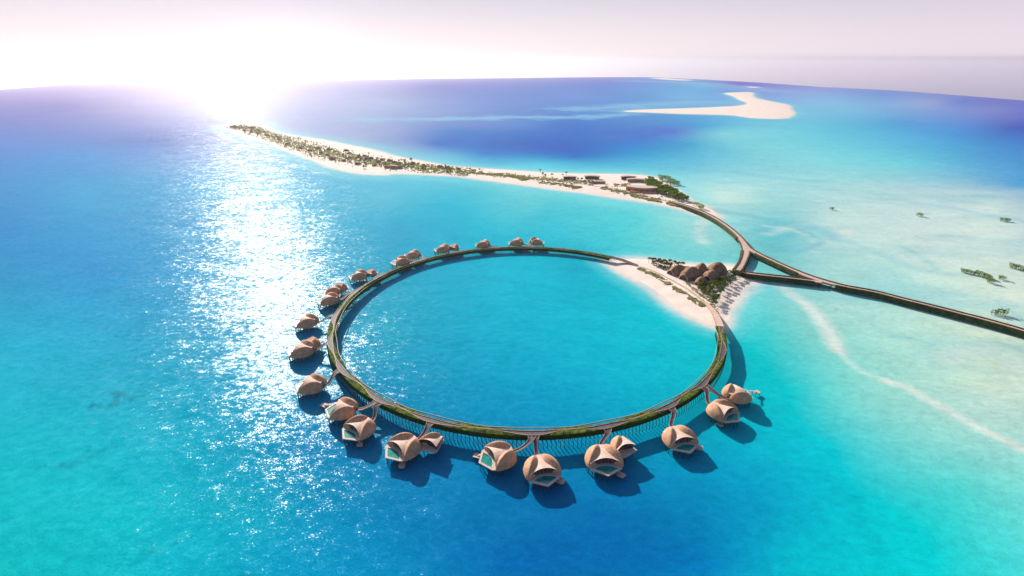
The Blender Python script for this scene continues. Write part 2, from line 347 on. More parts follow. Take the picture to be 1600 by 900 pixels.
me.update(calc_edges=True); me.validate()
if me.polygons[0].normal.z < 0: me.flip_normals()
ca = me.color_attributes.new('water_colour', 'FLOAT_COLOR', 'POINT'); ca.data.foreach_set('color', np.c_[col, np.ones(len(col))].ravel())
me.polygons.foreach_set('use_smooth', np.ones(len(me.polygons), bool))
sea = bpy.data.objects.new('sea', me); C.objects.link(sea); sea['kind'] = 'structure'
m = bpy.data.materials.new('sea_water'); m.use_nodes = True; me.materials.append(m)
nt = m.node_tree; N = nt.nodes; L = nt.links; b = N['Principled BSDF']
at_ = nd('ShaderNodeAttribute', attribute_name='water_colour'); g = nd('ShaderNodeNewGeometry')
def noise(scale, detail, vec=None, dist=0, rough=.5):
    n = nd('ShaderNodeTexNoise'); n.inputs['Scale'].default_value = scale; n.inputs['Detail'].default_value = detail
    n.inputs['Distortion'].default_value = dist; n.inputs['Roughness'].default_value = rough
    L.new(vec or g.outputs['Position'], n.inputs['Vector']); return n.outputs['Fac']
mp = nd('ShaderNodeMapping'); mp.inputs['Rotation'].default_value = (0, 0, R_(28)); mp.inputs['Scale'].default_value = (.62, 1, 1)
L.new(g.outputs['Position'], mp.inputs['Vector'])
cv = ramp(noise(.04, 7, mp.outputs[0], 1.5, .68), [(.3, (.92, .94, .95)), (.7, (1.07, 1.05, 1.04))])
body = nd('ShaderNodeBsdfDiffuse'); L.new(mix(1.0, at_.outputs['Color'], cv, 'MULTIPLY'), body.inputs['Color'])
def bump(h, dist, prev=None):
    u = nd('ShaderNodeBump'); u.inputs['Strength'].default_value = 1; u.inputs['Distance'].default_value = dist
    L.new(h, u.inputs['Height'])
    if prev: L.new(prev, u.inputs['Normal'])
    return u.outputs['Normal']
def slopes(scale, detail, amp, rough=.55):
    n = nd('ShaderNodeTexNoise'); n.inputs['Scale'].default_value = scale; n.inputs['Detail'].default_value = detail; n.inputs['Roughness'].default_value = rough
    n.inputs['Distortion'].default_value = .3; L.new(mp.outputs[0], n.inputs['Vector'])
    c = nd('ShaderNodeVectorMath', operation='SUBTRACT'); L.new(n.outputs['Color'], c.inputs[0]); c.inputs[1].default_value = (.5, .5, .5)
    k = nd('ShaderNodeVectorMath', operation='MULTIPLY'); L.new(c.outputs[0], k.inputs[0]); k.inputs[1].default_value = (amp, amp, 0); return k.outputs[0]
def vadd(a, b):
    k = nd('ShaderNodeVectorMath', operation='ADD'); L.new(a, k.inputs[0]); L.new(b, k.inputs[1]); return k.outputs[0]
wv = vadd(vadd(slopes(.05, 2, .25*WAVE), slopes(.30, 3, .65*WAVE, .62)), slopes(1.6, 2, .75*WAVE))
wn = nd('ShaderNodeVectorMath', operation='NORMALIZE'); L.new(vadd(wv, g.outputs['Normal']), wn.inputs[0]); n3 = wn.outputs[0]
gl = nd('ShaderNodeBsdfGlossy'); gl.inputs['Roughness'].default_value = SEA_ROUGH; L.new(n3, gl.inputs['Normal'])
sm_ = nd('ShaderNodeVectorMath', operation='SCALE'); L.new(wv, sm_.inputs[0]); sm_.inputs['Scale'].default_value = .6
bn = nd('ShaderNodeVectorMath', operation='NORMALIZE'); L.new(vadd(sm_.outputs[0], g.outputs['Normal']), bn.inputs[0]); L.new(bn.outputs[0], body.inputs['Normal'])
fr = nd('ShaderNodeFresnel'); fr.inputs['IOR'].default_value = 1.333; L.new(n3, fr.inputs['Normal'])
fm0 = nd('ShaderNodeMath', operation='MULTIPLY'); L.new(fr.outputs[0], fm0.inputs[0]); fm0.inputs[1].default_value = GLOSS
fm = nd('ShaderNodeMath', operation='MINIMUM'); L.new(fm0.outputs[0], fm.inputs[0]); fm.inputs[1].default_value = GMAX  # a wavy sea never mirrors fully
ms = nd('ShaderNodeMixShader'); L.new(fm.outputs[0], ms.inputs[0]); L.new(body.outputs[0], ms.inputs[1]); L.new(gl.outputs[0], ms.inputs[2])
N.remove(b); L.new(ms.outputs[0], N['Material Output'].inputs['Surface'])

# ------------------------------------------------------------------ sand
HG = {}
def name_key(P): return len(P)
def land(name, P, cell, hmax, slope, pad):
    P = np.array(P); x0, y0 = P.min(0)-pad; x1, y1 = P.max(0)+pad
    nx = int((x1-x0)/cell)+2; ny = int((y1-y0)/cell)+2
    gx, gy = np.meshgrid(np.linspace(x0, x1, nx), np.linspace(y0, y1, ny)); gx = gx.ravel(); gy = gy.ravel()
    d = segdist(gx, gy, P); ins = inside(gx, gy, P)
    wob = fbm(gx, gy, 22, 6, 4)*1.6*(cell/1.5)
    sd_ = np.where(ins, d, -d)+wob*.6
    z = np.where(sd_ > 0, hmax*(1-np.exp(-np.maximum(sd_, 0)*slope/hmax)), sd_*slope)
    z += np.where(sd_ > 3, fbm(gx, gy, 14, 8, 4)*.22*hmax, 0)-drop(gx, gy)
    keep = sd_ > -pad*.9; idx = np.arange(nx*ny).reshape(ny, nx)
    q = np.stack([idx[:-1, :-1], idx[:-1, 1:], idx[1:, 1:], idx[1:, :-1]], -1).reshape(-1, 4)
    HG[name_key(P)] = (x0, y0, (x1-x0)/(nx-1), (y1-y0)/(ny-1), z.reshape(ny, nx).copy(), ny, nx)
    q = q[keep[q].all(1)]
    used = np.unique(q); rm = np.full(nx*ny, -1); rm[used] = np.arange(len(used))
    o = mesh_obj(name, np.c_[gx, gy, z][used].tolist(), rm[q].tolist(), M_sand, None, True, kind='structure')
    return o
M_sand = mat('coral_sand', (.78, .64, .56), .9, .1, bump=(.6, .15), var=(.06, (.74, .60, .52), (.82, .69, .61)))
def ground_z(x, y, key, *_):
    x0, y0, dx, dy, Zg, ny, nx = HG[len(LANDS[key])]
    i = min(max((x-x0)/dx, 0), nx-1.001); j = min(max((y-y0)/dy, 0), ny-1.001); a, b_ = int(i), int(j); i -= a; j -= b_
    return float((Zg[b_, a]*(1-i)+Zg[b_, a+1]*i)*(1-j)+(Zg[b_+1, a]*(1-i)+Zg[b_+1, a+1]*i)*j)
LP = {'isle': (1.3, .07), 'spit': (1.6, .08), 'bank': (2.0, .08), 'bank2': (1.5, .05), 'bank3': (1.5, .05)}
land('island', LANDS['isle'], 1.5, *LP['isle'], 5)
land('sand_spit', LANDS['spit'], 4, *LP['spit'], 10)
land('sandbank', LANDS['bank'], 12, *LP['bank'], 20)
land('sandbank', LANDS['bank2'], 25, *LP['bank2'], 30)
land('sandbank', LANDS['bank3'], 25, *LP['bank3'], 30)

# ------------------------------------------------------------------ sea air
hz_ = MB(); hz_.prism([(-18500, -18500), (18500, -18500), (18500, 18500), (-18500, 18500)], -1300, 238)
m = bpy.data.materials.new('sea_air'); m.use_nodes = True; nt = m.node_tree; N = nt.nodes; L = nt.links; N.clear()
o_ = nd('ShaderNodeOutputMaterial'); v_ = nd('ShaderNodeVolumePrincipled'); L.new(v_.outputs[0], o_.inputs['Volume'])
v_.inputs['Color'].default_value = (.95, .91, 1, 1); v_.inputs['Density'].default_value = HAZE; v_.inputs['Anisotropy'].default_value = .76
hz_.build('haze', m, None, kind='stuff')

# ------------------------------------------------------------------ ring walkway
M_deck = mat('dark_timber_deck', (.12, .09, .11), .7, .3, bump=(1.2, .03), var=(.5, (.07, .052, .068), (.125, .092, .112)))
M_kerb = mat('tan_kerb', (.46, .31, .20), .6, .3, var=(.8, (.40, .27, .17), (.52, .36, .25)))
M_path = mat('pale_boardwalk', (.50, .34, .26), .7, .3, bump=(2, .02), var=(.4, (.48, .33, .26), (.60, .43, .34)))
M_green = mat('planted_roof', (.05, .085, .014), .95, .1, bump=(1.5, .5), var=(.35, (.022, .05, .008), (.15, .19, .03)))
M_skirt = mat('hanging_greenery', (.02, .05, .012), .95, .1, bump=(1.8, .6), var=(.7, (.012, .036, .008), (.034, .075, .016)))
M_under = mat('dark_structure', (.06, .045, .04), .8, .2)
M_pile = mat('weathered_pile', (.045, .06, .06), .8, .2, var=(1, (.03, .045, .05), (.07, .08, .075)))
M_shell = mat('tan_shingle_shell', (.60, .29, .14), .75, .25, bump=(1.3, .22), var=(.5, (.47, .24, .13), (.64, .355, .215)))
M_wing = mat('pale_shingle_wing', (.66, .46, .36), .7, .25, bump=(1.3, .12), var=(.6, (.56, .38, .29), (.72, .52, .42)))
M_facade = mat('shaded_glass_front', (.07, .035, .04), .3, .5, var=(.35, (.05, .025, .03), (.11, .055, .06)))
M_vdeck = mat('blush_stone_deck', (.60, .42, .35), .7, .3, bump=(2, .02), var=(.6, (.55, .38, .31), (.64, .46, .39)))
M_pool = mat('pool_water', (.004, .25, .21), .08, .5, bump=(1.6, .03), var=(.25, (.002, .17, .17), (.01, .31, .25)))
M_rim = mat('pool_rim', (.62, .60, .55), .5, .4)
RC = np.array((11.1, 383.5)); RR_ = 154.6; DZ = 9.0
def low_far(a):
    t = min(max((math.sin(a)+.35)/1.2, 0), 1); return 3.7*t*t*(3-2*t)   # the walk stands lower on its far side
def rp(r, a, z):
    d = low_far(a); k = 1+d/191
    return ((RC[0]+r*math.cos(a))*k, (RC[1]+r*math.sin(a))*k, z*(1-d/9))
def ang(px, py):
    a = -PI/2
    for _ in range(8):
        d = low_far(a); v = at(px, py, DZ-d); k = 1+d/191; a = math.atan2(v.y/k-RC[1], v.x/k-RC[0])
    return a
def near_(a): return max(0, 1-low_far(a)/3.7*1.6)
# junction pixels, clockwise seen from above, from the right tip of the ring round to the upper end
JP = [(1130,548),(1098,602),(1045,632),(945,662),(835,672),(672,657),(588,628),(533,578),(517,536),(522,495),(551,456),(590,431),(650,404),(713,391),(771,385),(827,383),(880,386),(925,393)]
A0 = ang(1128, 510); A1 = ang(955, 402)
J = []
for p in JP:
    a = ang(*p)
    while a > A0: a -= 2*PI
    J.append(a)
while A1 > A0: A1 -= 2*PI
knots = [A0+.01]+J+[A1-.01]
def lens(a):
    """1 at a junction, 0 half way to the next one"""
    for i in range(len(knots)-1):
        if knots[i] >= a >= knots[i+1]:
            t = (knots[i]-a)/(knots[i]-knots[i+1]); return .5+.5*math.cos(2*PI*t)
    return 1.0
NS = 900
AS = [A0+(A1-A0)*i/NS for i in range(NS+1)]
walk = empty('ring_walkway', (RC[0], RC[1], 0), 0, 'great planted ring boardwalk on stilts enclosing the turquoise lagoon, villas branching off its outside', 'walkway')
def rel(o):
    o.parent = walk; o.matrix_parent_inverse = Matrix.Translation((-RC[0], -RC[1], 0)); return o
def ribbon(name, mat_, ri, ro, z0, z1, AS=AS, parent=True, **k):
    b = MB()
    rows = []
    for a in AS:
        i, o = ri(a), ro(a); zz = z1(a) if callable(z1) else z1; zb = z0(a) if callable(z0) else z0
        rows.append([rp(i, a, zb), rp(i, a, zz), rp(o, a, zz), rp(o, a, zb), rp(i, a, zb)])
    b.grid(rows, flip=False); b.f = b.f
    n = len(rows[0]); m0 = len(rows)-1
    b.f.append((0, 1, 2, 3)); b.f.append((m0*n+3, m0*n+2, m0*n+1, m0*n))
    o = mesh_obj(name, b.v, b.f, mat_, None, False, **k)
    return rel(o)
def wob(a, k=1): return .5*math.sin(a*23*k)+.4*math.sin(a*41*k+1)
# deck: lens-shaped squares at the junctions, a narrow walk between them
hw = lambda a: .12+1.6*lens(a)**1.2
cen = lambda a: RR_+.1+.8*(2*lens(a)-1)+.9*math.sin(a*9)*(1-lens(a))+.8*(1-near_(a))
ribbon('deck', M_deck, lambda a: cen(a)-hw(a), lambda a: cen(a)+hw(a), DZ-.7, DZ)
kt = .12
ribbon('kerb', M_kerb, lambda a: cen(a)-hw(a)-2*kt, lambda a: cen(a)-hw(a)-.003, DZ-.6, DZ+.35)
ribbon('kerb', M_kerb, lambda a: cen(a)+hw(a)+.003, lambda a: cen(a)+hw(a)+2*kt, DZ-.6, DZ+.35)
ribbon('kerb', M_kerb, lambda a: RR_-3.25-.9*lens(a)*near_(a), lambda a: RR_-3.0-.9*lens(a)*near_(a), DZ-.5, DZ+.12)
# planted bands, rough topped, falling to the water side
def band(name, mat_, f, nrow, seed):
    rows = []
    for j in range(nrow+1):
        t = j/nrow; row = []
        for a in AS2:
            r, z = f(a, t)
            n = mnoise.noise(Vector((math.cos(a)*90+seed, math.sin(a)*90, t*3)))
            row.append(rp(r+.15*n, a, z+(.3*n if 0 < t < 1 else 0)))
        rows.append(row)
    b = MB(); b.grid(rows, flip=True); return b
AS2 = [A0+(A1-A0)*i/1400 for i in range(1401)]
def f_out(a, t):
    r0 = cen(a)+hw(a)+2*kt; r1 = max(r0+.25, RR_+2.9)
    if t <= .5: return r0+(r1-r0)*t*2, DZ+.15+.3*math.sin(t*2*PI)*(1-lens(a))-.5*t
    q = (t-.5)*2; return r1+.5*q, DZ-.1-2.8*q
def f_in(a, t):
    r1 = cen(a)-hw(a)-2*kt; r0 = min(r1-.25, RR_-2.9+1.15*lens(a)*near_(a))
    if t >= .5: return r0+(r1-r0)*(t-.5)*2, DZ+.0+(.3*(1-lens(a))+1.3*(1-near_(a)))*math.sin((t-.5)*2*PI)
    q = 1-t*2; return r0-.4*q, DZ-.1-(2.4+2.4*(1-near_(a)))*q
def sub(b, cond, name, mat_):
    f = [q for q in b.f if cond(q)]; o = mesh_obj(name, b.v, f, mat_, None, True); return rel(o)
nA = len(AS2)
bo = band('planting', M_green, f_out, 6, 0); bi = band('planting', M_green, f_in, 6, 40)
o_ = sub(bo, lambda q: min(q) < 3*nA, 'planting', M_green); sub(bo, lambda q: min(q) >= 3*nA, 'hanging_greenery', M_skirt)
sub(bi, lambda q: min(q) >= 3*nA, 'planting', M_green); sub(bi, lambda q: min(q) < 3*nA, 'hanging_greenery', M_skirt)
ribbon('void_shade_beam', M_skirt, lambda a: RR_-3.0, lambda a: RR_+2.8, DZ-2.3, DZ-1.3)  # beam widened and coloured dark green so the openings look shaded
# grassy tufts along the planted bands (one uncountable cover)
tf = MB(); r_ = random.Random(3)
for _ in range(9000):
    a = A0+(A1-A0)*r_.random(); L_ = lens(a)
    if r_.random() < .6:
        q = r_.random(); r, z = f_out(a, q)
    else:
        q = r_.random(); r, z = f_in(a, q)
    s = r_.uniform(.2, .45); p = Vector(rp(r, a, z-.05)); d = Vector((r_.uniform(-1, 1), r_.uniform(-1, 1), r_.uniform(.4, 1.2))).normalized()*s
    sd_ = Vector((-d.y, d.x, 0)).normalized()*s*.45
    tf.add([p-sd_, p+sd_, p+d], [(0, 1, 2)])
rel(tf.build('tufts', M_green, None, False, kind='stuff'))
# piles: a hundred that show largest one by one, the rest as one part
allp = []
nP = int(RR_*abs(A1-A0)/2.4)
for i in range(nP):
    a = A0+(A1-A0)*(i+.5)/nP
    for side, r in ((1, RR_+2.7), (-1, RR_-1.8)):
        x, y, _ = rp(r, a, 0); allp.append((math.hypot(x, y)+(60 if side < 0 else 0), a, r, side))
allp.sort(key=lambda t: t[0])
def pile_mb(b, a, r, side):
    lean = .9*side
    b.tube([rp(r-lean*.5, a, DZ-1.6), rp(r+lean*.3, a+.002, 5.4), rp(r+lean*.9, a+.004, 2.6), rp(r+lean*.5, a+.004, -1.5)], [.24, .19, .17, .2], 6)
rest = MB()
for n, (_, a, r, side) in enumerate(allp):
    if n < 100:
        b = MB(); pile_mb(b, a, r, side); rel(b.build('pile', M_pile, None, True))
    else: pile_mb(rest, a, r, side)
rel(rest.build('piles_beyond', M_pile, None, True, kind='stuff'))
# end ramps down to the sand, following the photographed path
def strip(pts, widths, z_top, thick, mat_, name, parent=None, kerb=None, smooth=6):
    """pts: world (x, y, z) centre line"""
    P = smooth_line([tuple(p) for p in pts], smooth); Wd = np.interp(np.linspace(0, 1, len(P)), np.linspace(0, 1, len(widths)), widths)
    rows = []; k1 = []; k2 = []
    for i, p in enumerate(P):
        d = P[min(i+1, len(P)-1)]-P[max(i-1, 0)]; d = d[:2]/np.hypot(*d[:2]); n = np.array((d[1], -d[0]))
        a = p[:2]-n*Wd[i]/2; b = p[:2]+n*Wd[i]/2; z = p[2]+z_top
        rows.append([(a[0], a[1], z-thick), (a[0], a[1], z), (b[0], b[1], z), (b[0], b[1], z-thick), (a[0], a[1], z-thick)])
        if kerb:
            kw, kh = kerb
            for s, c, L0 in ((-1, a, k1), (1, b, k2)):
                c0 = c+n*s*.003; c1 = c+n*s*kw
                if s < 0: c0, c1 = c1, c0
                L0.append([(c0[0], c0[1], z-thick*.8), (c0[0], c0[1], z+kh), (c1[0], c1[1], z+kh), (c1[0], c1[1], z-thick*.8), (c0[0], c0[1], z-thick*.8)])
    def cap(b, n):
        m0 = (n-1)*5; b.f += [(0, 1, 2, 3), (m0+3, m0+2, m0+1, m0)]
    b = MB(); b.grid(rows); cap(b, len(rows)); o = mesh_obj(name, b.v, b.f, mat_, parent)
    return o, k1, k2, P
def ring_line(pxs, zs): return [tuple(at(p[0], p[1], z)) for p, z in zip(pxs, zs)]
def kerbs(k1, k2, mat_, root, fn=None):
    for kk in (k1, k2):
        b = MB(); b.grid(kk); m0 = (len(kk)-1)*5; b.f += [(0, 1, 2, 3), (m0+3, m0+2, m0+1, m0)]
        o = mesh_obj('kerb', b.v, b.f, mat_)
        if fn: fn(o)
        else: o.parent = root
e0 = rp(RR_, A0-.004, DZ); e1 = rp(RR_, A1+.004, DZ)
mid = ring_line([(1118,492),(1109,479),(1101,472)], [5.2, 2.4, 1.4])
o, k1, k2, _ = strip([e0]+mid, [5.5, 4.6, 3.4, 3], -.02, .8, M_path, 'ramp', None, (.35, .3)); rel(o); kerbs(k1, k2, M_kerb, None, rel)
mid = ring_line([(972,406),(986,411),(996,415)], [3.4, 1.9, 1.3])
o, k1, k2, _ = strip([e1]+mid, [5.2, 4.6, 3.4, 3], -.02, .8, M_deck, 'ramp', None, (.35, .3)); rel(o); kerbs(k1, k2, M_kerb, None, rel)

# ------------------------------------------------------------------ villas
def petal(b, A, T, Wd, Hh, z0, n=22, m=16, ridge=.10):
    """one bulging shell lobe from apex A to tip T (xy), standing on z0"""
    A = np.array(A, float); T = np.array(T, float); ax = T-A; Ln = np.hypot(*ax); d = ax/Ln; nn = np.array((d[1], -d[0]))
    rows = []
    for i in range(n+1):
        t = i/n; s = max(math.sin(PI*t**.8), 0); w_ = Wd*s**.72; h_ = Hh*(s**.6)*(.95+.1*t)
        c = A+ax*(t*1.0)
        row = []
        for j in range(m+1):
            v = -1+2*j/m
            zz = (max(1-abs(v)**1.6, 0))**.64*(1+ridge*max(0, 1-abs(v)*2.2))
            q = c+nn*v*w_; row.append((q[0], q[1], z0-.5*(abs(v) > .99)+h_*zz))
        rows.append(row)
    b.grid(rows, flip=False)
def wing(b, L0, R0, L1, R1, z_back, z_front, sag, n=10, m=12):
    """pale saddle between the shells: back edge L0-R0, front edge L1-R1 arching"""
    rows = []; rows2 = []
    for i in range(n+1):
        t = i/n; a = np.array(L0)*(1-t)+np.array(L1)*t; c = np.array(R0)*(1-t)+np.array(R1)*t; row = []
        f = c-a; d = np.array((-f[1], f[0])); d = d/max(np.hypot(*d), 1e-6)
        for j in range(m+1):
            v = j/m; arch = 4*v*(1-v)
            q = a*(1-v)+c*v - d*0 ; q = q+d*(-1.4*(1-arch))*t*0
            row.append((q[0], q[1]-1.6*arch*t*t, z_back*(1-t)+z_front*t+sag*arch*t))
        rows.append(row)
    b.grid(rows, flip=True); k = [[(x, y, z-.25) for x, y, z in r] for r in rows]; b.grid(k, flip=False)
    b.grid([rows[-1], k[-1]], flip=True)
VZ = 5.0
def villa_meshes(variant):
    P = {}
    b = MB(); petal(b, (-1.2, -8.2), (-8.6, 5.4), 4.5, 5.3, VZ); P['shell_a'] = b
    b = MB(); petal(b, (1.2, -8.2), (8.6, 5.4), 4.5, 5.3, VZ); P['shell_b'] = b
    b = MB(); wing(b, (-1.2, -7.2), (1.2, -7.2), (-7.9, 5.2), (7.9, 5.2), VZ+3.2, VZ+2.0, 2.3); P['wing'] = b
    b = MB(); pts = [(-7.7, 4.6), (-5.2, 3.7), (-1.8, 2.9), (1.8, 2.9), (5.2, 3.7), (7.7, 4.6)]
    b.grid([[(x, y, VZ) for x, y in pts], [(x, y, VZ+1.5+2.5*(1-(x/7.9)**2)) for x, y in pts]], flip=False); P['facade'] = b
    mull = []
    for i in range(len(pts)-1):
        for t in (0, .5):
            x = pts[i][0]*(1-t)+pts[i+1][0]*t; y = pts[i][1]*(1-t)+pts[i+1][1]*t; mb = MB(); mb.box((x, y+.06, VZ+1.3), (.12, .12, 2.6)); mull.append(mb)
    P['mullion'] = mull
    D = [(-1.6, -8.0), (-5.6, -6.2), (-8.4, -1), (-9.0, 3.6), (-7.6, 6.9), (0, 11.4), (7.6, 6.9), (9.0, 3.6), (8.4, -1), (5.6, -6.2), (1.6, -8.0)]
    pool = [(-6.0, 6.6), (-3.3, 4.9), (0, 4.2), (3.3, 4.9), (6.0, 6.6), (0, 10.2)]
    # deck with a real opening for the pool: quads between the outline and the pool edge
    b = MB(); out_f = [(-9.9, 4.2), (-8.2, 8.4), (0, 13.2), (8.2, 8.4), (9.9, 4.2)]
    b.prism(D[:4]+[(-6.4, 3.6), (6.4, 3.6)]+D[7:], VZ-.55, VZ)
    b.prism([(-9.0, 3.603), (-7.6, 6.9), (-6.0, 6.6), (-6.4, 3.603)], VZ-.55, VZ)
    b.prism([(-7.6, 6.903), (0, 11.4), (0, 10.2), (-6.0, 6.603)], VZ-.55, VZ)
    b.prism([(0.003, 11.4), (7.6, 6.903), (6.0, 6.603), (0.003, 10.2)], VZ-.55, VZ)
    b.prism([(9.0, 3.603), (6.4, 3.603), (6.0, 6.6), (7.6, 6.9)], VZ-.55, VZ)
    b.prism([(-6.397, 3.603), (-5.997, 6.597), (-3.3, 4.9), (0, 4.2), (3.3, 4.9), (5.997, 6.597), (6.397, 3.603)], VZ-.55, VZ)
    P['deck'] = b
    b = MB(); b.prism(pool, VZ-.5, VZ-.22); P['pool'] = b
    b = MB(); n = len(pool)
    ce = (0, 6.8)
    for i in range(n):
        p, q = pool[i], pool[(i+1) % n]
        s = lambda r, k: (ce[0]+(r[0]-ce[0])*k, ce[1]+(r[1]-ce[1])*k)
        b.prism([s(p, .995), s(q, .995), s(q, 1.075), s(p, 1.075)], VZ-.3, VZ+.06)
    P['rim'] = b
    return P
VM = villa_meshes(0)
stilts = [(-4.2, -5.6), (4.2, -5.6), (-7.2, -2.2), (7.2, -2.2), (-8.6, 2.4), (8.6, 2.4), (-6.6, 6.4), (6.6, 6.4), (-2.3, 9.4), (2.3, 9.4), (-6, -4.2), (0, -6.5), (6, -4.2), (-8, .5), (8, .5), (-3, 0), (3, 0), (-8.2, 4), (8.2, 4), (-4.6, 8), (4.6, 8), (0, 10.6), (-2.6, 5), (2.6, 5)]
def mirror_mesh(o): pass
def base_villa():
    t = empty('overwater_villa', (0, 0, 0))
    VM['shell_a'].build('roof_shell', M_shell, t, True); VM['shell_b'].build('roof_shell', M_shell, t, True)
    VM['wing'].build('roof_wing', M_wing, t, True)
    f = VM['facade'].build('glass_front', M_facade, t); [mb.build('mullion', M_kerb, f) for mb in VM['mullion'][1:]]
    VM['deck'].build('terrace', M_vdeck, t)
    p = VM['pool'].build('pool', M_pool, t); VM['rim'].build('pool_rim', M_rim, p)
    for x, y in stilts:
        b = MB(); b.tube([(x*.93, y, VZ-.5), (x, y, 2), (x*1.02, y, -1.5)], .2, 6); b.build('stilt', M_pile, t, True)
    return t
def jetty(t, x, y, rz):
    r = empty('jetty', (x, y, 0), rz); r.parent = t
    b = MB(); b.prism([(-1.7, -2.4), (1.7, -2.4), (1.7, 1.4), (.9, 2.4), (-1.7, 2.4)], 1.7, 2.05); b.build('platform', M_vdeck, r)
    for a, c in ((-1.4, -2), (1.4, -2), (1.4, 1.6), (-1.4, 2)):
        b = MB(); b.tube([(a, c, 1.7), (a, c, -1.5)], .14, 6); b.build('post', M_pile, r, True)
    # stair back up to the terrace
    v = Vector((-x*.22, -y*.22)); b = MB(); c0 = Vector((0, 0)); 
    loc = Matrix.Rotation(-rz, 2) @ (Vector((-x, -y))*.34)
    for i in range(8):
        k = (i+1)/8; b.box((loc.x*k, loc.y*k, 2.0+2.7*k), (1.3, 1.3, .16), math.atan2(loc.y, loc.x))
    b.build('stair', M_vdeck, r)
def annex(t, x, y, rz, sc_=.8):
    r = empty('side_pavilion', (x, y, 0), rz); r.parent = t; r.scale = (sc_, sc_, 1)
    b = MB(); petal(b, (-4.5, -6.0), (5.6, 2.2), 3.9, 4.9, VZ); b.build('roof_shell', M_shell, r, True)
    b = MB(); wing(b, (-5.6, -4.6), (-3.4, -4.8), (-6.2, 4.4), (5.4, 3.2), VZ+2.6, VZ+3.1, 1.3); b.build('roof_wing', M_wing, r, True)
    b = MB(); b.prism([(-5.8, -6.5), (6.5, -3.5), (7.2, 3.6), (2, 6.2), (-6.6, 5.2)], VZ-.52, VZ-.03); b.build('terrace', M_vdeck, r)
    b = MB(); b.grid([[(-6, 3.2, VZ), (-1, 1.6, VZ), (5.4, 2.4, VZ)], [(-6, 3.2, VZ+3), (-1, 1.6, VZ+3.6), (5.4, 2.4, VZ+3)]]); b.build('glass_front', M_facade, r)
    for a, c in ((-5, -4), (5, -2), (6, 3), (1, 5), (-5, 4)):
        b = MB(); b.tube([(a*.95, c, VZ-.5), (a, c, -1.5)], .2, 6); b.build('stilt', M_pile, r, True)
def spur(path, apex, axis):
    """branch walk from the nearest junction to a villa door"""
    aj = ang(path[0][0], path[0][1]); rad = Vector((math.cos(aj), math.sin(aj)))
    p0v = Vector(rp(RR_+2.9, aj, DZ)); p0 = p0v.xy; z0 = p0v.z; p3 = apex; Ln = (p3-p0).length
    p1 = p0+rad*Ln*.35; p2 = p3-axis*Ln*.35; pts = []
    for i in range(7):
        t = i/6; q = p0*(1-t)**3+p1*3*t*(1-t)**2+p2*3*t*t*(1-t)+p3*t**3
        pts.append((q.x, q.y, z0+(VZ+.35-z0)*(t*t*(3-2*t))))
    o, k1, k2, _ = strip(pts, [4.4, 2.4, 1.7, 1.7, 1.7], -.02, .5, M_deck, 'branch_walk', None, (.24, .3), 4); rel(o); kerbs(k1, k2, M_kerb, None, rel)
# centre pixel, pool-side pixel, scale, jetty pixel, annex pixel (or None), branch path, label
V = [
 ((1152,610),(1171,609),.92,(1182,613),None,[(1102,603),(1118,605),(1136,609)],'villa furthest right on the ring, its teal pool and jetty facing the shallows'),
 ((1130,636),(1142,651),.98,(1126,662),None,[(1100,606),(1109,615),(1118,625)],'villa just below the rightmost one, sharing its forked branch walk'),
 ((1063,678),(1068,694),1.0,(1091,699),None,[(1046,636),(1051,648),(1057,662)],'lone villa on a straight branch walk at the lower right of the ring'),
 ((944,709),(946,727),1.05,(969,741),(970,694),[(945,664),(946,675),(947,690)],'double villa with side pavilion, below the right half of the ring'),
 ((847,725),(850,742),1.02,(875,751),None,[(836,677),(841,692),(845,705)],'villa nearest the camera, right of the pair at the bottom of the ring'),
 ((780,705),(764,718),1.02,(747,712),None,[(831,679),(813,689),(798,697)],'villa at the bottom of the ring turned left, square jetty beside it'),
 ((631,691),(619,706),1.02,(628,726),(671,686),[(674,659),(668,665),(658,674)],'double villa with side pavilion, at the lower left of the ring'),
 ((561,662),(550,677),.98,(562,693),None,[(590,631),(582,642),(574,652)],'lower villa of the forked pair on the lower left of the ring'),
 ((535,633),(515,640),.98,(507,633),None,[(585,629),(568,631),(550,634)],'upper villa of the forked pair on the lower left of the ring'),
 ((486,595),(466,601),1.0,None,None,[(531,579),(515,584),(501,590)],'single villa left of the ring, just above the forked pair'),
 ((472,541),(450,547),1.0,None,(487,532),[(515,536),(500,538),(485,541)],'leftmost villa, with a second round roof behind its pale deck'),
 ((479,498),(463,504),.95,None,None,[(522,493),(509,495),(495,497)],'single villa on a level branch walk at the far left of the ring'),
 ((514,464),(500,470),.95,None,None,[(549,457),(537,461),(524,463)],'front villa of the close pair at the upper left of the ring'),
 ((522,450),(507,454),.85,None,(534,446),[(550,455),(543,455),(533,453)],'rear villa of the close pair at the upper left of the ring'),
 ((561,427),(548,432),.92,None,(580,424),[(589,430),(581,430),(572,430)],'double villa at the upper left of the ring, just above the close pair'),
 ((626,405),(612,411),.92,None,None,[(645,406),(640,407),(634,408)],'villa close against the upper left arc, lower of two neighbours'),
 ((645,395),(634,399),.88,None,None,[(659,402),(656,400),(652,397)],'villa on a short branch above the upper left arc, higher of two neighbours'),
 ((692,386),(681,390),.9,None,(710,384),[(713,391),(708,390),(702,388)],'double villa behind the upper arc, left of the middle'),
 ((755,379),(745,382),.85,None,None,[(771,385),(767,383),(762,381)],'small lone villa behind the top of the ring'),
 ((807,376),(797,379),.85,None,None,[(825,383),(820,381),(814,379)],'left villa of the farthest pair behind the top of the ring'),
 ((838,375),(850,378),.85,None,None,[(829,383),(832,381),(835,378)],'right villa of the farthest pair behind the top of the ring'),
]
def copy_tree(o, parent=None):
    c = o.copy(); C.objects.link(c)
    if parent: c.parent = parent
    for ch in list(o.children): copy_tree(ch, c)
    return c
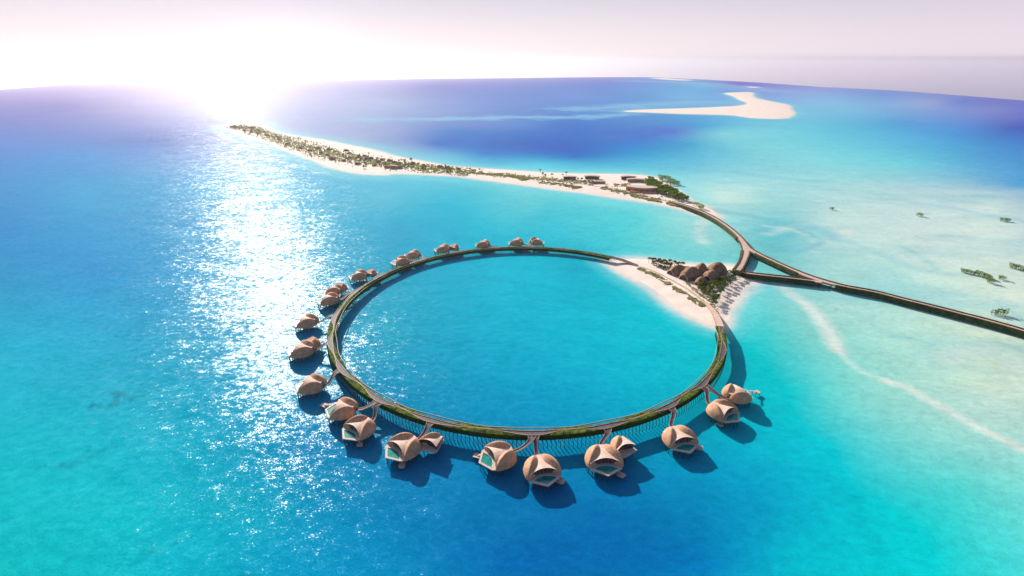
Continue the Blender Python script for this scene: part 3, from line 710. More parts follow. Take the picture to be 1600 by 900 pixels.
proto = base_villa(); kids = len(proto.children)
todo = []
for i, (c, q, s, jt, an, path, label) in enumerate(V):
    v = proto if i == 0 else copy_tree(proto); todo.append(v)
for v, (c, q, s, jt, an, path, label) in zip(todo, V):
    w0 = at(c[0], c[1], VZ+3.6); w1 = at(q[0], q[1], VZ)
    d = (w1-w0).xy; rz = math.atan2(-d.x, d.y)
    s = s*1.08 if todo.index(v) > 9 else s*1.02
    v.location = (w0.x, w0.y, 0); v.rotation_euler = (0, 0, rz); v.scale = (s, s, 1.0)
    v['label'] = 'tan-roofed '+label; v['category'] = 'villa'; v['group'] = 'overwater villas around the ring'
    inv = (Matrix.Translation((w0.x, w0.y, 0)) @ Matrix.Rotation(rz, 4, 'Z') @ Matrix.Diagonal((s, s, 1, 1))).inverted()
    if jt:
        l = inv @ at(jt[0], jt[1], 2.0); jetty(v, l.x, l.y, math.atan2(-l.x, l.y))
    if an:
        l = inv @ at(an[0], an[1], VZ+3.0); annex(v, l.x, l.y, -.35 if l.x > 0 else .5, 1.0 if i != 10 else .7)
    dn = d.normalized(); spur(path, w0.xy-dn*8.0*s, dn)

# ------------------------------------------------------------------ causeways on piles
M_cs = mat('bridge_side', (.03, .045, .02), .9, .1, bump=(.6, .3), var=(.25, (.024, .045, .014), (.05, .095, .028)))
M_edge = mat('brown_bridge_edge', (.10, .058, .033), .8, .2, var=(.2, (.075, .042, .024), (.14, .085, .05)))
BZ = 5.0
def causeway(name, label, px, wd, zs=None, nsm=8, piles=True, gaps=()):
    zs = zs or [BZ]*len(px)
    P = [tuple(at(p[0], p[1], z)) for p, z in zip(px, zs)]
    wd = [w_*.8 for w_ in wd]
    dist = np.hypot(*(np.array(P[-1][:2])-np.array(P[0][:2])))
    root = empty(name, (P[0][0], P[0][1], 0), 0, label, 'bridge')
    inv = Matrix.Translation((-P[0][0], -P[0][1], 0))
    def att(o): o.parent = root; o.matrix_parent_inverse = inv; return o
    o, _, _, C_ = strip(P, wd, 0, .35, M_path, 'road_deck', None, None, nsm); att(o)
    W2 = [w_+3.0 for w_ in wd]
    o, _, _, _ = strip(P, W2, -.36, .7, M_edge, 'edge_beam', None, None, nsm); att(o)
    lists = {-1: ([[]], [[]]), 1: ([[]], [[]])}
    Wd = np.interp(np.linspace(0, 1, len(C_)), np.linspace(0, 1, len(wd)), wd)
    for i, p in enumerate(C_):
        d = C_[min(i+1, len(C_)-1)]-C_[max(i-1, 0)]; d = d[:2]/np.hypot(*d[:2]); n = np.array((d[1], -d[0]))
        for s in (-1, 1):
            L0, K0 = lists[s]
            if any(gs == s and g0 <= i/(len(C_)-1) <= g1 for gs, g0, g1 in gaps):
                if L0[-1]: L0.append([]); K0.append([])
                continue
            L0, K0 = L0[-1], K0[-1]
            h = Wd[i]/2
            a = p[:2]+n*s*(h+.05); c = p[:2]+n*s*(h+1.45); e = p[:2]+n*s*(h+2.2); z = p[2]
            row = [(a[0], a[1], z-.3), (a[0], a[1], z+.75), (c[0], c[1], z+.75), (c[0], c[1], z-.3), (a[0], a[1], z-.3)]
            L0.append(row if s > 0 else [row[0], row[3], row[2], row[1], row[0]])
            row = [(c[0], c[1], z-.2), (e[0], e[1], z-.3), (e[0]+n[0]*s*.3, e[1]+n[1]*s*.3, z-3.0*min(1, max(.15, (z+float(drop(e[0], e[1]))-1)/4))), (p[0]+n[0]*s*h*.8, p[1]+n[1]*s*h*.8, z-3.0*min(1, max(.15, (z+float(drop(e[0], e[1]))-1)/4)))]
            K0.append(row if s > 0 else row[::-1])
    for L0 in lists[-1][0]+lists[1][0]:
        if len(L0) < 2: continue
        b = MB(); b.grid(L0, flip=False); m0 = (len(L0)-1)*5; b.f += [(0, 1, 2, 3), (m0+3, m0+2, m0+1, m0)]; att(b.build('parapet', M_edge))
    for K0 in lists[-1][1]+lists[1][1]:
        if len(K0) < 2: continue
        b = MB(); b.grid(K0, flip=False); att(b.build('planted_side', M_cs))
    if piles:
        acc = 0; last = C_[0]; k = 0
        for i in range(1, len(C_)):
            seg = np.hypot(*(C_[i]-C_[i-1])[:2]); n_sub = max(1, int(seg/1.0))
            for j in range(n_sub):
                acc += seg/n_sub
                if acc > 9 and k < 90:
                    acc = 0; q = C_[i-1]+(C_[i]-C_[i-1])*(j/n_sub); d = C_[i]-C_[i-1]; d = d[:2]/np.hypot(*d[:2]); n = np.array((d[1], -d[0]))
                    if q[2]+float(drop(q[0], q[1])) < 3: continue
                    for s in (-1, 1):
                        x, y = q[:2]+n*s*wd[0]*.55; b = MB(); b.tube([(x, y, q[2]-.9), (x, y, q[2]-BZ-1.5)], .35, 6); att(b.build('pile', M_pile, None, True)); k += 1
    return root
causeway('causeway_bridge', 'longest causeway, curving from the spit past the fork to the right edge over pale shallows',
  [(1048,315),(1060,318.5),(1075,323),(1101,333),(1124,345.5),(1145,361),(1158,374),(1168,387),(1183,396),(1206,407),(1232,418.8),(1259,430),(1285,438.5),(1320,447.5),(1367,456.2),(1413,468),(1460,479.5),(1507,491.5),(1542,500.5),(1600,517),(1700,548),(1850,600)],
  [5.5,5.5,5.5,5.5,5.5,5.5,6,7,5.5,5.5,5.5,7,7,5.5,5.5,5.5,5.5,5.5,5.5,5.5,5.5,5.5], [1.9,3,4.4]+[5.0]*19, 6, True, [(1, .285, .375), (1, .515, .60)])
causeway('causeway_bridge', 'short curved bridge from the fork down to the island with the domes',
  [(1160,377),(1164.5,386),(1165.5,394),(1163,403),(1159,412),(1152,423)], [5,7,7.5,6.5,6.5,8], [5.004,5.004,5.004,5.004,4.2,2.6], 6, True, [(1, 0, .3), (-1, 0, .36), (1, .97, 1)])
causeway('causeway_bridge', 'straight bridge from the dome island to the long causeway, closing the triangle of water',
  [(1150,424.5),(1165,426.5),(1189,429.5),(1232,434),(1262,437.5),(1284,440.5)], [6.5,5.5,5.5,5.5,5.5,6], [2.2,4.2,4.996,4.996,4.996,4.996], 8, True, [(-1, 0, .12), (-1, .86, 1), (1, .9, 1)])

# ------------------------------------------------------------------ planting
M_leafA = leaf_mat('bush_leaves', (.10, .14, .025), (.27, .30, .07))
M_leafB = leaf_mat('olive_leaves', (.18, .19, .05), (.36, .34, .12))
M_leafC = leaf_mat('bright_leaves', (.13, .22, .02), (.26, .38, .05))
M_palm = leaf_mat('palm_fronds', (.05, .10, .02), (.13, .19, .04), .3)
M_bark = mat('bark', (.14, .10, .065), .9, .1)
M_scrub = leaf_mat('dry_dune_grass', (.26, .25, .10), (.46, .42, .22), .15, .5)
def crown_mb(seed, n, lobes, leaf):
    """leaf-sized faces spread through several uneven lobes"""
    r = random.Random(seed); b = MB(); tot = sum(l[3]**2 for l in lobes)
    for cx_, cy_, cz_, rr in lobes:
        for _ in range(int(n*rr*rr/tot)):
            d = Vector((r.gauss(0, 1), r.gauss(0, 1), r.gauss(0, 1))).normalized()
            if d.z < -.5: d.z *= -1
            q = Vector((cx_, cy_, cz_))+Vector((d.x, d.y, d.z*.8))*rr*(r.random()**.3)*r.uniform(.8, 1.12)
            nn = (d+Vector((r.uniform(-.8, .8), r.uniform(-.8, .8), r.uniform(-.3, .9)))).normalized()
            t = nn.orthogonal().normalized(); t = Matrix.Rotation(r.uniform(0, 6.3), 3, nn) @ t; u = nn.cross(t); s = leaf*r.uniform(.6, 1.4)
            b.add([q-t*s, q-u*s*.6, q+t*s, q+u*s*.6], [(0, 1, 2, 3)])
    return b
def tree_proto(name, seed, h, w_, mat_, n=420, leaf=.42, nl=7):
    r = random.Random(seed); t = empty(name, (0, 0, 0)); lobes = [(0, 0, h*.62, w_*.42)]
    for k in range(nl):
        a = 2*PI*k/nl+r.uniform(-.3, .3); q = r.uniform(.3, .62)*w_; lobes.append((q*math.cos(a), q*math.sin(a), h*r.uniform(.42, .78), w_*r.uniform(.2, .34)))
    crown_mb(seed, n, lobes, leaf).build('crown', mat_, t)
    b = MB(); b.tube([(0, 0, -.4), (.1, 0, h*.3), (.15, .1, h*.62)], [.05*h, .038*h, .02*h], 6)
    for l in lobes[1:5]: b.tube([(.1, 0, h*.28), (l[0]*.5, l[1]*.5, h*.42), (l[0]*.8, l[1]*.8, l[2])], [.024*h, .016*h, .008*h], 5)
    b.build('trunk', M_bark, t, True); return t
def shrub_proto(seed, h, w_, mat_, n=160, leaf=.4):
    r = random.Random(seed); t = empty('shrub', (0, 0, 0)); lobes = []
    for k in range(5):
        a = r.uniform(0, 6.3); q = r.uniform(.0, .6)*w_; lobes.append((q*math.cos(a), q*math.sin(a), h*r.uniform(.3, .6), w_*r.uniform(.28, .5)))
    crown_mb(seed, n, lobes, leaf).build('crown', mat_, t)
    b = MB()
    for l in lobes[:4]: b.tube([(0, 0, -.3), (l[0]*.5, l[1]*.5, h*.25), (l[0], l[1], l[2])], [.12, .09, .05], 4)
    b.build('stem', M_bark, t); return t
def palm_proto(seed, h):
    r = random.Random(seed); t = empty('palm_tree', (0, 0, 0)); b = MB()
    lx, ly = r.uniform(-.8, .8), r.uniform(-.8, .8)
    b.tube([(0, 0, -.4), (lx*.3, ly*.3, h*.4), (lx*.7, ly*.7, h*.75), (lx, ly, h)], [.32, .22, .18, .16], 6); b.build('trunk', M_bark, t, True)
    f = MB()
    for k in range(17):
        a = 2*PI*k/17+r.uniform(-.15, .15); Ln = r.uniform(2.8, 3.7); up = r.uniform(.1, 1.0); d = Vector((math.cos(a), math.sin(a), 0)); sd2 = Vector((-d.y, d.x, 0))
        P = []
        for i in range(7):
            q = i/6; P.append(Vector((lx, ly, h))+d*Ln*q*(1-.15*q)+Vector((0, 0, up*Ln*.5*q-Ln*.62*q*q)))
        for i in range(6):
            for s in (-1, 1):
                w_ = .75*(1-abs(i/6-.35))*s; p, q2 = P[i], P[i+1]
                f.add([p, q2, q2+sd2*w_*.5+d*.35-Vector((0, 0, .28)), p+sd2*w_+d*.2-Vector((0, 0, .34))], [(0, 1, 2, 3) if s > 0 else (3, 2, 1, 0)])
    f.build('fronds', M_palm, t); return t
def put(proto, used, x, y, z, s, rz, label, cat, group):
    o = proto if id(proto) not in used else copy_tree(proto); used.setdefault(id(proto), []).append(o)
    todo2.append((o, x, y, z, s, rz, label, cat, group))
todo2 = []; used = {}
rg = random.Random(11)
TREES = [tree_proto('tree', 20+i, 5.6+.6*i, 3.4+.3*i, M_leafC if i != 1 else M_leafA) for i in range(3)]
DTREES = [tree_proto('tree', 40+i, 5.2+.5*i, 3.3, M_leafA if i else M_leafB) for i in range(3)]
SHR = [shrub_proto(60+i, 2.6+.3*(i % 3), 3.0, (M_leafA, M_leafC, M_leafB)[i % 3]) for i in range(6)]
PALMS = [palm_proto(80+i, 6.0+.5*i) for i in range(4)]
def gz(x, y, key): return ground_z(x, y, key, *LP[key])
def rand_in(poly_px):
    P = world_poly(poly_px); xs = [p[0] for p in P]; ys = [p[1] for p in P]
    while True:
        x = rg.uniform(min(xs), max(xs)); y = rg.uniform(min(ys), max(ys))
        if inside(np.array([x]), np.array([y]), P)[0]: return x, y
ORD = 'first second third fourth fifth sixth seventh eighth ninth tenth eleventh twelfth thirteenth fourteenth fifteenth sixteenth seventeenth eighteenth nineteenth twentieth'.split()
TENS = {2: 'twenty', 3: 'thirty', 4: 'forty', 5: 'fifty'}
def ordw(n):
    if n < 20: return ORD[n]
    t, u = divmod(n+1, 10); return ('twentieth', 'thirtieth', 'fortieth', 'fiftieth')[t-2] if u == 0 else TENS[t]+'-'+ORD[u-1]
# --- the island with the domes
taken = []
def free(x, y, d):
    if any((x-a)**2+(y-b)**2 < d*d for a, b in taken): return False
    taken.append((x, y)); return True
grove = [(1084,446),(1096,446),(1112,444),(1128,437),(1136,436),(1128,444),(1114,455),(1106,467),(1094,459)]
n = 0
for _ in range(900):
    x, y = rand_in(grove)
    if free(x, y, 2.9) and n < 60:
        n += 1; put(rg.choice(DTREES+TREES[1:2]), used, x, y, gz(x, y, 'isle'), rg.uniform(.65, .95), rg.uniform(0, 6.3), 'dense round green tree in the grove right below the thatched domes', 'tree', 'trees of the grove below the domes')
pr = [(1160,428.5),(1155,431),(1151,433.5),(1147,436),(1143,438.5),(1140,441.5),(1136,445),(1133,448),(1130,451),(1127,455),(1124,458.5),(1121,462),(1121,467),(1118,471),(1115,475),(1112,471),(1114,466),(1148,432),(1143,434.5),(1138,438),(1133,442),(1129,446.5),(1125,451),(1120,457),(1117,479)]
for i, p in enumerate(pr):
    v = at(p[0], p[1], 1.2); x, y = v.x+rg.uniform(-.8, .8), v.y+rg.uniform(-.8, .8); taken.append((x, y))
    put(rg.choice(PALMS), used, x, y, gz(x, y, 'isle'), rg.uniform(.8, 1.05), rg.uniform(0, 6.3), 'dark green palm casting a long shadow on the beach right of the domes', 'palm tree', 'palms on the right side of the dome island')
for _ in range(60):
    k = rg.randrange(len(pr)-9); p = pr[k]; v = at(p[0]+rg.uniform(-5, 2), p[1]+rg.uniform(-2, 2.5), 1)
    if free(v.x, v.y, 1.8): put(rg.choice(SHR), used, v.x, v.y, gz(v.x, v.y, 'isle'), rg.uniform(.45, .8), rg.uniform(0, 6.3), 'small shrub growing between the palms right of the domes', 'shrub', 'shrubs between the palms on the dome island')
npm = [(1014+3.9*i, 408.3+.55*i+(i % 2)*1.1) for i in range(14)]+[(1021+5*i, 412+1.0*i) for i in range(6)]
for i, p in enumerate(npm):
    v = at(p[0], p[1]+1.5, 1.2); x, y = v.x+rg.uniform(-.8, .8), v.y+rg.uniform(-.8, .8); taken.append((x, y))
    put(rg.choice(PALMS), used, x, y, gz(x, y, 'isle'), rg.uniform(.75, .95), rg.uniform(0, 6.3), 'small palm in the planted rows left of the domes', 'palm tree', 'palms left of the domes')
nw = [(1016,411),(1040,413),(1053,416),(1046,424),(1030,421)]
for _ in range(120):
    x, y = rand_in(nw)
    if free(x, y, 2.6): put(rg.choice(DTREES), used, x, y, gz(x, y, 'isle'), rg.uniform(.5, .8), rg.uniform(0, 6.3), 'low dark tree among the palms left of the domes', 'tree', 'low trees left of the domes')
# dune grass beside the path (one uncountable cover)
def scrub(name, pxline, wid, n, key, size=(.35, .9), mat_=M_scrub, shift=0):
    P = smooth_line([tuple(at(a, b, 1)) for a, b in pxline], 8); b = MB()
    for _ in range(n):
        i = rg.randrange(len(P)-1); t = rg.random(); q = P[i]*(1-t)+P[i+1]*t; d = P[i+1]-P[i]; d = d[:2]/max(np.hypot(*d[:2]), 1e-6)
        o = rg.gauss(0, .42)*wid+shift; x = q[0]+d[1]*o; y = q[1]-d[0]*o
        if mnoise.noise(Vector((x*.11, y*.11, 3))) < -.12: continue
        z = gz(x, y, key)
        if z+float(drop(x, y)) < .35: continue
        s = rg.uniform(*size); a = rg.uniform(0, 6.3); c = Vector((x, y, z-.05))
        for k in range(2):
            a += 1.6; e = Vector((math.cos(a), math.sin(a), 0))*s; b.add([c-e*.7, c+e*.7, c+e*.9+Vector((.1, .1, s*.8)), c-e*.5+Vector((-.1, .1, s))], [(0, 1, 2, 3)])
    return b.build(name, mat_, None, False, kind='stuff')
scrub('dune_grass', [(998,419),(1010,424),(1024,430),(1038,439),(1052,449),(1068,459),(1082,467),(1093,474),(1100,478)], 3.3, 5200, 'isle')
scrub('dune_grass', [(1060,430),(1075,443),(1090,456),(1102,468),(1112,480),(1120,489)], 3.0, 900, 'isle', (.3, .7))
scrub('dune_grass', [(1016,409),(1040,412),(1065,416),(1078,419)], 4, 1500, 'isle', (.3, .8))
scrub('dune_grass', [(1128,420),(1145,424),(1152,428)], 4, 500, 'isle', (.3, .7))
def ground_strip(name, px, wd, key, mat_, z=.10, kerb=None):
    P = smooth_line([tuple(at(a, b, 1.2)) for a, b in px], 10)
    rows = []; kr = [[], []]
    for i, p in enumerate(P):
        d = P[min(i+1, len(P)-1)]-P[max(i-1, 0)]; d = d[:2]/np.hypot(*d[:2]); n = np.array((d[1], -d[0])); row = []
        for s in (-1, 0, 1):
            x, y = p[:2]+n*s*wd/2; row.append((x, y, gz(x, y, key)+z))
        mz_ = max(r[2] for r in row); row = [(r[0], r[1], mz_) for r in row]
        rows.append([(row[0][0], row[0][1], mz_-.6)]+row+[(row[2][0], row[2][1], mz_-.6)])
    b = MB(); b.grid(rows); return b.build(name, mat_, None, False, kind='structure')
M_sandpath = mat('sandy_path', (.50, .38, .27), .85, .2, bump=(2, .02), var=(.5, (.44, .33, .23), (.56, .43, .31)))
ground_strip('path', [(994,414.5),(1005,418),(1024,424.5),(1041,433),(1058,442),(1073,451),(1087,461),(1097,469.5),(1103,474.5)], 2.6, 'isle', M_sandpath, .12)
ground_strip('path', [(1128,441),(1135,436),(1143,431),(1150,426)], 3.0, 'isle', M_sandpath, .12)
# domes
M_thatch = mat('brown_thatch', (.28, .16, .10), .95, .1, bump=(1.1, .45), var=(.35, (.19, .105, .065), (.38, .23, .15)))
M_rimw = mat('timber_rim', (.46, .30, .20), .7, .2)
M_dark = mat('shaded_glass', (.05, .035, .035), .3, .5)
def dome(px, L_, W_, Hh, rzpx, label):
    c = at(px[0], px[1], 1.2); e = at(rzpx[0], rzpx[1], 1.2); d = (e-c).xy; rz = math.atan2(d.y, d.x)
    t = empty('thatched_dome', (c.x, c.y, gz(c.x, c.y, 'isle')), rz, label, 'pavilion', 'thatched domes on the small island')
    rows = []; n = 26; m = 22
    for i in range(n+1):
        u = i/n; x = -L_*.5+L_*u; s = (math.sin(PI*(u*.86+.14)))**.75; row = []
        if i == n: s = .02
        for j in range(m+1):
            a = PI*j/m; k = mnoise.noise(Vector((x*.4+px[0], a*3, 0)))*.12
            st_ = .10*math.sin(u*70)*s
            row.append((x+.8*math.sin(a)*(.5-u), -math.cos(a)*(W_*.5*s), math.sin(a)**.85*(Hh*1.15*s*(1+.16*max(0, 1-abs(a-PI/2)*1.6))+k+st_)-.3*(j in (0, m))))
        rows.append(row)
    b = MB(); b.grid(rows, flip=False); b.build('thatch_roof', M_thatch, t, True)
    b = MB(); b.tube([(p[0]-.05, p[1], p[2]+.1) for p in rows[0]], .5, 6); b.build('arch_rim', M_rimw, t, True)
    inner = [(p[0]+.9, p[1]*.93, max(p[2]*.93, 0)) for p in rows[0]]
    f = MB(); f.v = inner; f.f = [tuple(range(len(inner)))]; f.build('glass_front', M_dark, t)
    for j in range(4, m-2, 4):
        b = MB(); q = inner[j]; b.tube([(q[0]-.12, q[1], -.2), (q[0]-.12, q[1], q[2])], .09, 5); b.build('mullion', M_rimw, t)
dome((1060,426), 23, 16, 7.0, (1068,424), 'leftmost brown thatched dome, beside the palms on the small island')
dome((1080,432), 29, 18, 8.4, (1096,424.5), 'largest brown thatched dome at the front of the island')
dome((1096,425), 15, 15, 8.0, (1104,421), 'brown thatched dome directly behind the largest one')
dome((1121,424.5), 25, 20, 8.6, (1129,421), 'high brown thatched dome at the back right, nearest the bridge')
dome((1112,434.5), 20, 17, 7.0, (1123,429), 'brown thatched dome in front of the high one, above the grove')
dome((1096,442), 16, 12, 5.2, (1106,437), 'lowest brown thatched dome, half hidden by the grove')
# --- the long spit: huts
M_hut = mat('brown_hut_roof', (.34, .15, .10), .9, .15, bump=(.8, .2), var=(.3, (.26, .11, .075), (.42, .20, .14)))
M_hutw = mat('sandy_hut_wall', (.38, .25, .17), .8, .2)
def hut_proto(k):
    t = empty('beach_hut', (0, 0, 0)); rr = random.Random(k)
    for (cx_, cy_, rx, ry, h) in ((0, 0, 6.2, 4.6, 4.6), (5.6, 1.2, 3.6, 3.2, 3.4))[:1+(k > 0)]:
        rows = []
        for i in range(9):
            e = i/8*PI/2; rows.append([(cx_+rx*math.cos(e)*math.cos(a)*(1+.05*math.sin(3*a+k)), cy_+ry*math.cos(e)*math.sin(a), 1.2+h*math.sin(e)**.9) for a in [2*PI*j/20 for j in range(21)]])
        b = MB(); b.grid(rows); b.build('roof', M_hut, t, True)
        b = MB(); b.prism([(cx_+(rx-1)*math.cos(2*PI*j/14), cy_+(ry-1)*math.sin(2*PI*j/14)) for j in range(14)], -.6, 1.9); b.build('wall', M_hutw, t)
    b = MB(); b.prism([(-6.5, -4), (-2, -7.5), (4, -7), (6, -4)], -.4, .55); b.build('terrace', M_vdeck, t)
    b = MB(); b.box((0, -3.7, 1.15), (3.4, .3, 1.5)); b.build('door', M_dark, t)
    return t
HUTS = [hut_proto(0), hut_proto(1)]
hp = [(366,197.6),(382,204.6),(403,209),(392,207),(417,212),(433,214),(434,218.2),(448.5,225),(469.5,232),(484,236),(497,232.5),(501.5,239.5),(511,243),(514,234.5),(518,249),(537,252),(540,236),(545,240.5),(558,257),(560,244.5),(569,244.5),(572,248.5),(580,248.5),(585,259.5),(591,254),(597,250.5),(604,262.5),(608,252),(614,263.5),(615,254.5),(625,263),(645,256.5),(662,259),(686,261.5),(698,262.5),(716,264.5)]
hp.sort()
huts = []
for i, p in enumerate(hp):
    v = at(p[0], p[1], 1.6); x, y = v.x, v.y; taken.append((x, y)); huts.append((x, y))
    big = p in ((614,263.5), (518,249))
    put(HUTS[1 if big else rg.randrange(2)], used, x, y, gz(x, y, 'spit'), 1.15 if big else rg.uniform(.72, .95), rg.uniform(-.5, .5), 'brown dome-roofed beach hut, %s from the far left tip of the spit' % ordw(i), 'beach hut', 'beach huts along the long spit')
# --- the long spit: planting
axis = [(362,198.5),(385,200),(403,205),(425,213),(450,222),(480,231),(510,240),(545,246.5),(580,253),(620,257),(660,262),(700,266),(740,270),(780,274.5),(830,279),(880,284),(930,288),(980,294),(1010,300),(1040,310)]
AXW = smooth_line([tuple(at(a, b, 1.5)) for a, b in axis], 8)
cnt = 0
for _ in range(4000):
    if cnt >= 290: break
    i = min(int(rg.random()**1.0*len(AXW)), len(AXW)-2); t = rg.random(); q = AXW[i]*(1-t)+AXW[i+1]*t
    fr_ = i/len(AXW)
    if fr_ > .62 and rg.random() < .80: continue
    d = AXW[i+1]-AXW[i]; d = d[:2]/np.hypot(*d[:2]); o = rg.gauss(-7 if fr_ < .5 else 0, 25 if fr_ < .62 else 17); x = q[0]+d[1]*o; y = q[1]-d[0]*o
    X_ = np.array([x]); Y_ = np.array([y])
    if not inside(X_, Y_, LANDS['spit'])[0] or segdist(X_, Y_, LANDS['spit'])[0] < 11: continue
    if any((x-a)**2+(y-b)**2 < 75 for a, b in huts): continue
    if not free(x, y, 3.4): continue
    cnt += 1
    pr_ = rg.choice(SHR+DTREES[:2]+TREES[:1]) if fr_ < .62 else rg.choice(SHR)
    put(pr_, used, x, y, gz(x, y, 'spit'), rg.uniform(.75, 1.5) if fr_ < .62 else rg.uniform(.5, 1.0), rg.uniform(0, 6.3), 'green bush or low tree growing among the huts and sand of the long spit' if fr_ < .62 else 'small scattered bush on the bare sandy middle of the long spit', 'bush', 'bushes on the long spit')
scrub('low_scrub', axis[:13], 46, 6000, 'spit', (.9, 2.1), M_leafB)
scrub('low_scrub', [(a, b+1.2) for a, b in axis[2:12]], 50, 1600, 'spit', (.9, 2.0), M_leafC)
scrub('low_scrub', [(740,270),(770,273),(800,276),(825,281)], 12, 1200, 'spit', (.9, 2.0), M_leafB)
scrub('dune_grass', [(775,273),(830,278),(880,283),(930,287)], 20, 1500, 'spit', (.8, 1.8))
scrub('dune_grass', [(845,285),(885,290),(905,294)], 10, 700, 'spit', (.8, 1.8), M_leafB)
scrub('dune_grass', [(940,293),(965,299),(990,305),(1015,311),(1040,318),(1060,323)], 12, 2600, 'spit', (.7, 1.7))
scrub('dune_grass', [(960,290),(985,290)], 12, 500, 'spit', (.7, 1.7))
# bright green clump at the spit's right end
clump = [(1006,285),(1018,283),(1030,290),(1050,300),(1070,310),(1075,315.5),(1062,316.5),(1040,309),(1020,301),(1009,292)]
n = 0
for _ in range(900):
    x, y = rand_in(clump)
    if free(x, y, 3.7) and n < 120:
        n += 1; put(rg.choice(TREES), used, x, y, gz(x, y, 'spit'), rg.uniform(1.1, 1.5), rg.uniform(0, 6.3), 'bright green tree in the thick clump at the right end of the spit', 'tree', 'trees in the green clump at the end of the spit')
for p in [(844,268.5),(848,272),(852,275),(862,276.5),(885,273.5),(893,280),(897,282),(903,280),(909,281),(914,284),(920,284),(926,285),(931,282),(934,280)]:
    v = at(p[0], p[1]+1, 2); 
    if p[0] in (844,862,885): put(PALMS[3], used, v.x, v.y, gz(v.x, v.y, 'spit'), 1.05, rg.uniform(0, 6.3), {844: 'tall palm by the upper shore, left of the pavilions', 862: 'lone palm standing in the sand just left of the pavilions', 885: 'palm behind the leftmost flat-roofed pavilion'}[p[0]], 'palm tree', 'palms near the pavilions')
    elif free(v.x, v.y, 3): put(rg.choice(DTREES), used, v.x, v.y, gz(v.x, v.y, 'spit'), rg.uniform(.9, 1.3), rg.uniform(0, 6.3), 'dark tree standing close to the flat-roofed pavilions on the spit', 'tree', 'trees round the pavilions')
# pavilions on the spit
M_proof = mat('clay_roof', (.52, .34, .27), .8, .2, var=(.2, (.46, .30, .23), (.57, .38, .31)))
M_pwall = mat('clay_wall', (.56, .25, .15), .85, .2, var=(.3, (.50, .21, .12), (.62, .30, .19)))
def pavilion(px, L_, D_, Hh, label, tilt=0, bend=.12, wall=M_dark):  # default dark wall colour stands in for the shade beneath the roof
    c = at(px[0], px[1], 1.6); t = empty('beach_pavilion', (c.x, c.y, gz(c.x, c.y, 'spit')), tilt, label, 'pavilion', 'flat-roofed pavilions on the spit')
    n = 14; top = []; 
    for i in range(n+1):
        u = -1+2*i/n; top.append((u*L_/2, bend*L_*(1-u*u)-D_/2))
    back = [(x*.94, y+D_*(1-.25*abs(x/L_*2))) for x, y in top][::-1]
    b = MB(); b.prism(top+back, Hh, Hh+.7); b.build('roof', M_proof, t)
    ins = [(x*.85, y*.8+.4) for x, y in top+back]; b = MB(); b.prism(ins, -.5, Hh-.003); w_ = b.build('wall', wall, t)
    for i in range(1, n, 2):
        b = MB(); b.tube([(top[i][0]*.96, top[i][1]+.5, -.4), (top[i][0]*.96, top[i][1]+.5, Hh)], .22, 5); b.build('column', M_hutw, t)
pavilion((890,280), 26, 10, 4.6, 'leftmost flat-roofed pavilion on the spit, dark under its long roof')
pavilion((925,279), 30, 12, 4.6, 'flat-roofed pavilion half hidden by dark trees in the middle of the group', -.12)
pavilion((937,286.5), 22, 8, 3.4, 'low clay pavilion with a long shadow in front of the trees', -.1, wall=M_pwall)
pavilion((981,280), 30, 9, 5.0, 'rear flat pavilion with a brown curved roof near the upper shore', .05)
pavilion((993,284), 34, 11, 4.6, 'wide pavilion with a pale curved roof, just in front of the rear one', -.08, wall=M_hutw)
# fan-shaped clay building
c = at(1002, 298, 1.6); t = empty('clay_hall', (c.x, c.y, gz(c.x, c.y, 'spit')), -.25, 'terracotta fan-shaped hall with pale roof beside the bright green clump', 'building')
fan_o = [(-25+50*i/16, -3-9.5*math.sin(PI*i/16)) for i in range(17)]; fan_i = [(-24+46*i/16, 8-1.5*math.sin(PI*i/16)) for i in range(17)][::-1]
b = MB(); b.prism(fan_o+fan_i, -.5, 6.5); b.build('wall', M_pwall, t)
b = MB(); b.prism([(x*1.03, y*1.05+1.5) for x, y in fan_o[1:]]+[(x, y+1.5) for x, y in fan_i], 6.503, 7.2); b.build('roof', mat('pale_clay_roof', (.58, .44, .37), .8, .2), t)
b = MB(); b.prism([(-18+6*i, -15-3.2*math.sin(PI*i/7)) for i in range(8)]+[(24, -10), (-18, -12)], -.4, 2.2); b.build('terrace', M_pwall, t)
for i in range(2, 15, 3):
    b = MB(); b.box((fan_o[i][0], fan_o[i][1]-.1, 2.2), (2.2, .6, 3.2)); b.build('door', M_dark, t)
b = MB(); b.prism([(-20+40*i/10, 9.5+3*math.sin(PI*i/10)) for i in range(11)]+[(18, 9), (-18, 9)], -.4, 4.2); b.build('annex', M_proof, t)
ground_strip('path', [(860,281.5),(885,285),(915,289),(945,293),(975,298.5),(1005,305),(1030,311),(1048,315.5)], 4.0, 'spit', M_sandpath, .12)
ground_strip('path', [(800,275.5),(830,277.5),(860,281.5)], 3.0, 'spit', M_sandpath, .12)
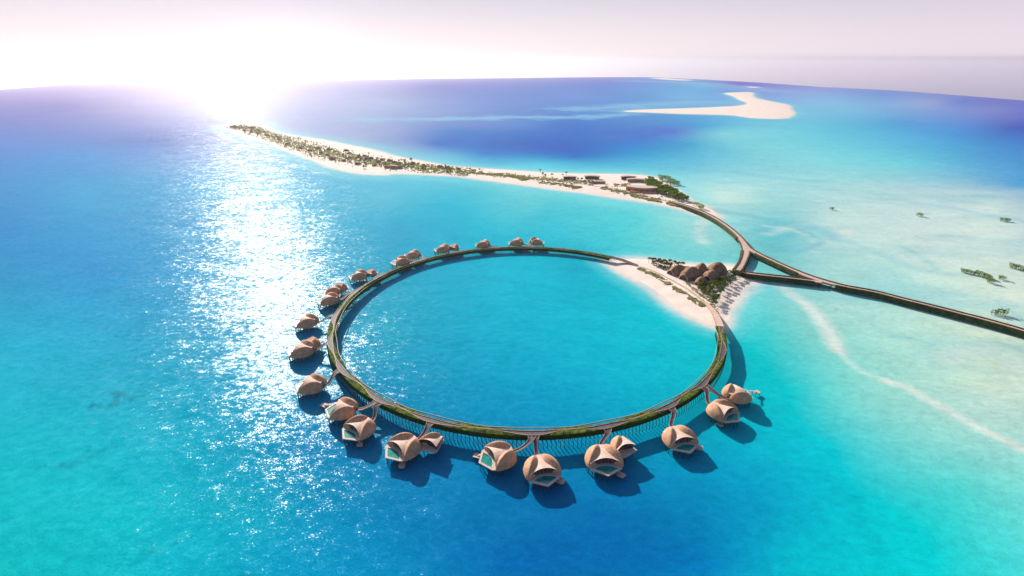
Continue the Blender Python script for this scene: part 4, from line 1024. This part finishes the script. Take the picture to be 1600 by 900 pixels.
# --- mangroves standing in the shallows
M_mang = leaf_mat('mangrove_leaves', (.13, .21, .05), (.38, .46, .15), .35)
def mangrove_proto(seed, ns=9):
    r = random.Random(seed); t = empty('mangrove', (0, 0, 0)); lobes = []; b = MB()
    for k in range(ns):
        a = r.uniform(0, 6.3); q = r.uniform(.1, 1)*3.4; x, y = q*math.cos(a), q*math.sin(a)*.7; h = r.uniform(2.4, 4.6)
        lobes += [(x, y, h*.72, r.uniform(.7, 1.2)), (x+r.uniform(-.4, .4), y, h*.4, r.uniform(.5, .9))]
        b.tube([(x*.7, y*.7, -1), (x, y, h*.7)], [.14, .06], 4)
    crown_mb(seed, 420, lobes, .30).build('crown', M_mang, t); b.build('stem', M_bark, t); return t
MG = [mangrove_proto(90+i) for i in range(3)]
mgp = [((1300,328),.9,'small mangrove alone in the shallows far right of the spit'),((1437,338),1.15,'mangrove alone in the middle of the pale shallows on the right'),((1566,345.5),1.1,'left half of the farthest mangrove clump near the right edge'),((1574,346),1.0,'right half of the farthest mangrove clump near the right edge'),
 ((1505,425.5),.85,'mangrove at the left end of the row on the pale flat'),((1513,427.5),1.0,'second mangrove from the left in the row on the flat'),((1522,429.5),.9,'third mangrove from the left in the row on the flat'),((1531,431),1.1,'fourth mangrove from the left in the row on the flat'),((1540,434),1.05,'fifth mangrove from the left in the row on the flat'),((1546,436.5),.9,'mangrove ending the row on the flat at its right'),((1547,442),1.15,'mangrove just below the right end of the row'),
 ((1565,437),1.0,'mangrove alone just right of the row, with a long shadow'),((1582,419),1.1,'left mangrove of the clump at the right edge'),((1591,420.5),1.1,'middle mangrove of the clump at the right edge'),((1600,424),1.1,'mangrove cut off by the right edge of the picture'),((1556,492),1.05,'left mangrove of the pair nearest the causeway'),((1567,492),1.15,'right mangrove of the pair nearest the causeway'),
 ((1034,281.5),2.0,'left mangrove in the water behind the bright green clump'),((1042,283),2.2,'second mangrove in the water behind the bright green clump'),((1050,286),1.9,'third mangrove in the water behind the bright green clump'),((1057,289),1.8,'mangrove furthest right in the water behind the green clump'),((1047,289),1.5,'small front mangrove in the water behind the green clump'),((1096,327),1.6,'pale mangrove on the sand tip behind the causeway'),((1088,322),1.3,'small pale mangrove on the sand tip behind the causeway')]
for p, s, lab in mgp:
    v = at(p[0], p[1], 0); put(rg.choice(MG), used, v.x, v.y, v.z, s*1.22, rg.uniform(-.4, .4), lab, 'mangrove', 'mangroves in the eastern shallows')
for o, x, y, z, s, rz, label, cat, group in todo2:
    o.location = (x, y, z); o.rotation_euler = (0, 0, rz); o.scale = (s, s, s)
    o['label'] = label; o['category'] = cat; o['group'] = group
# protos that never got placed
for pr_ in TREES+DTREES+SHR+PALMS+HUTS+MG:
    if id(pr_) not in used:
        for ch in list(pr_.children): bpy.data.objects.remove(ch)
        bpy.data.objects.remove(pr_)
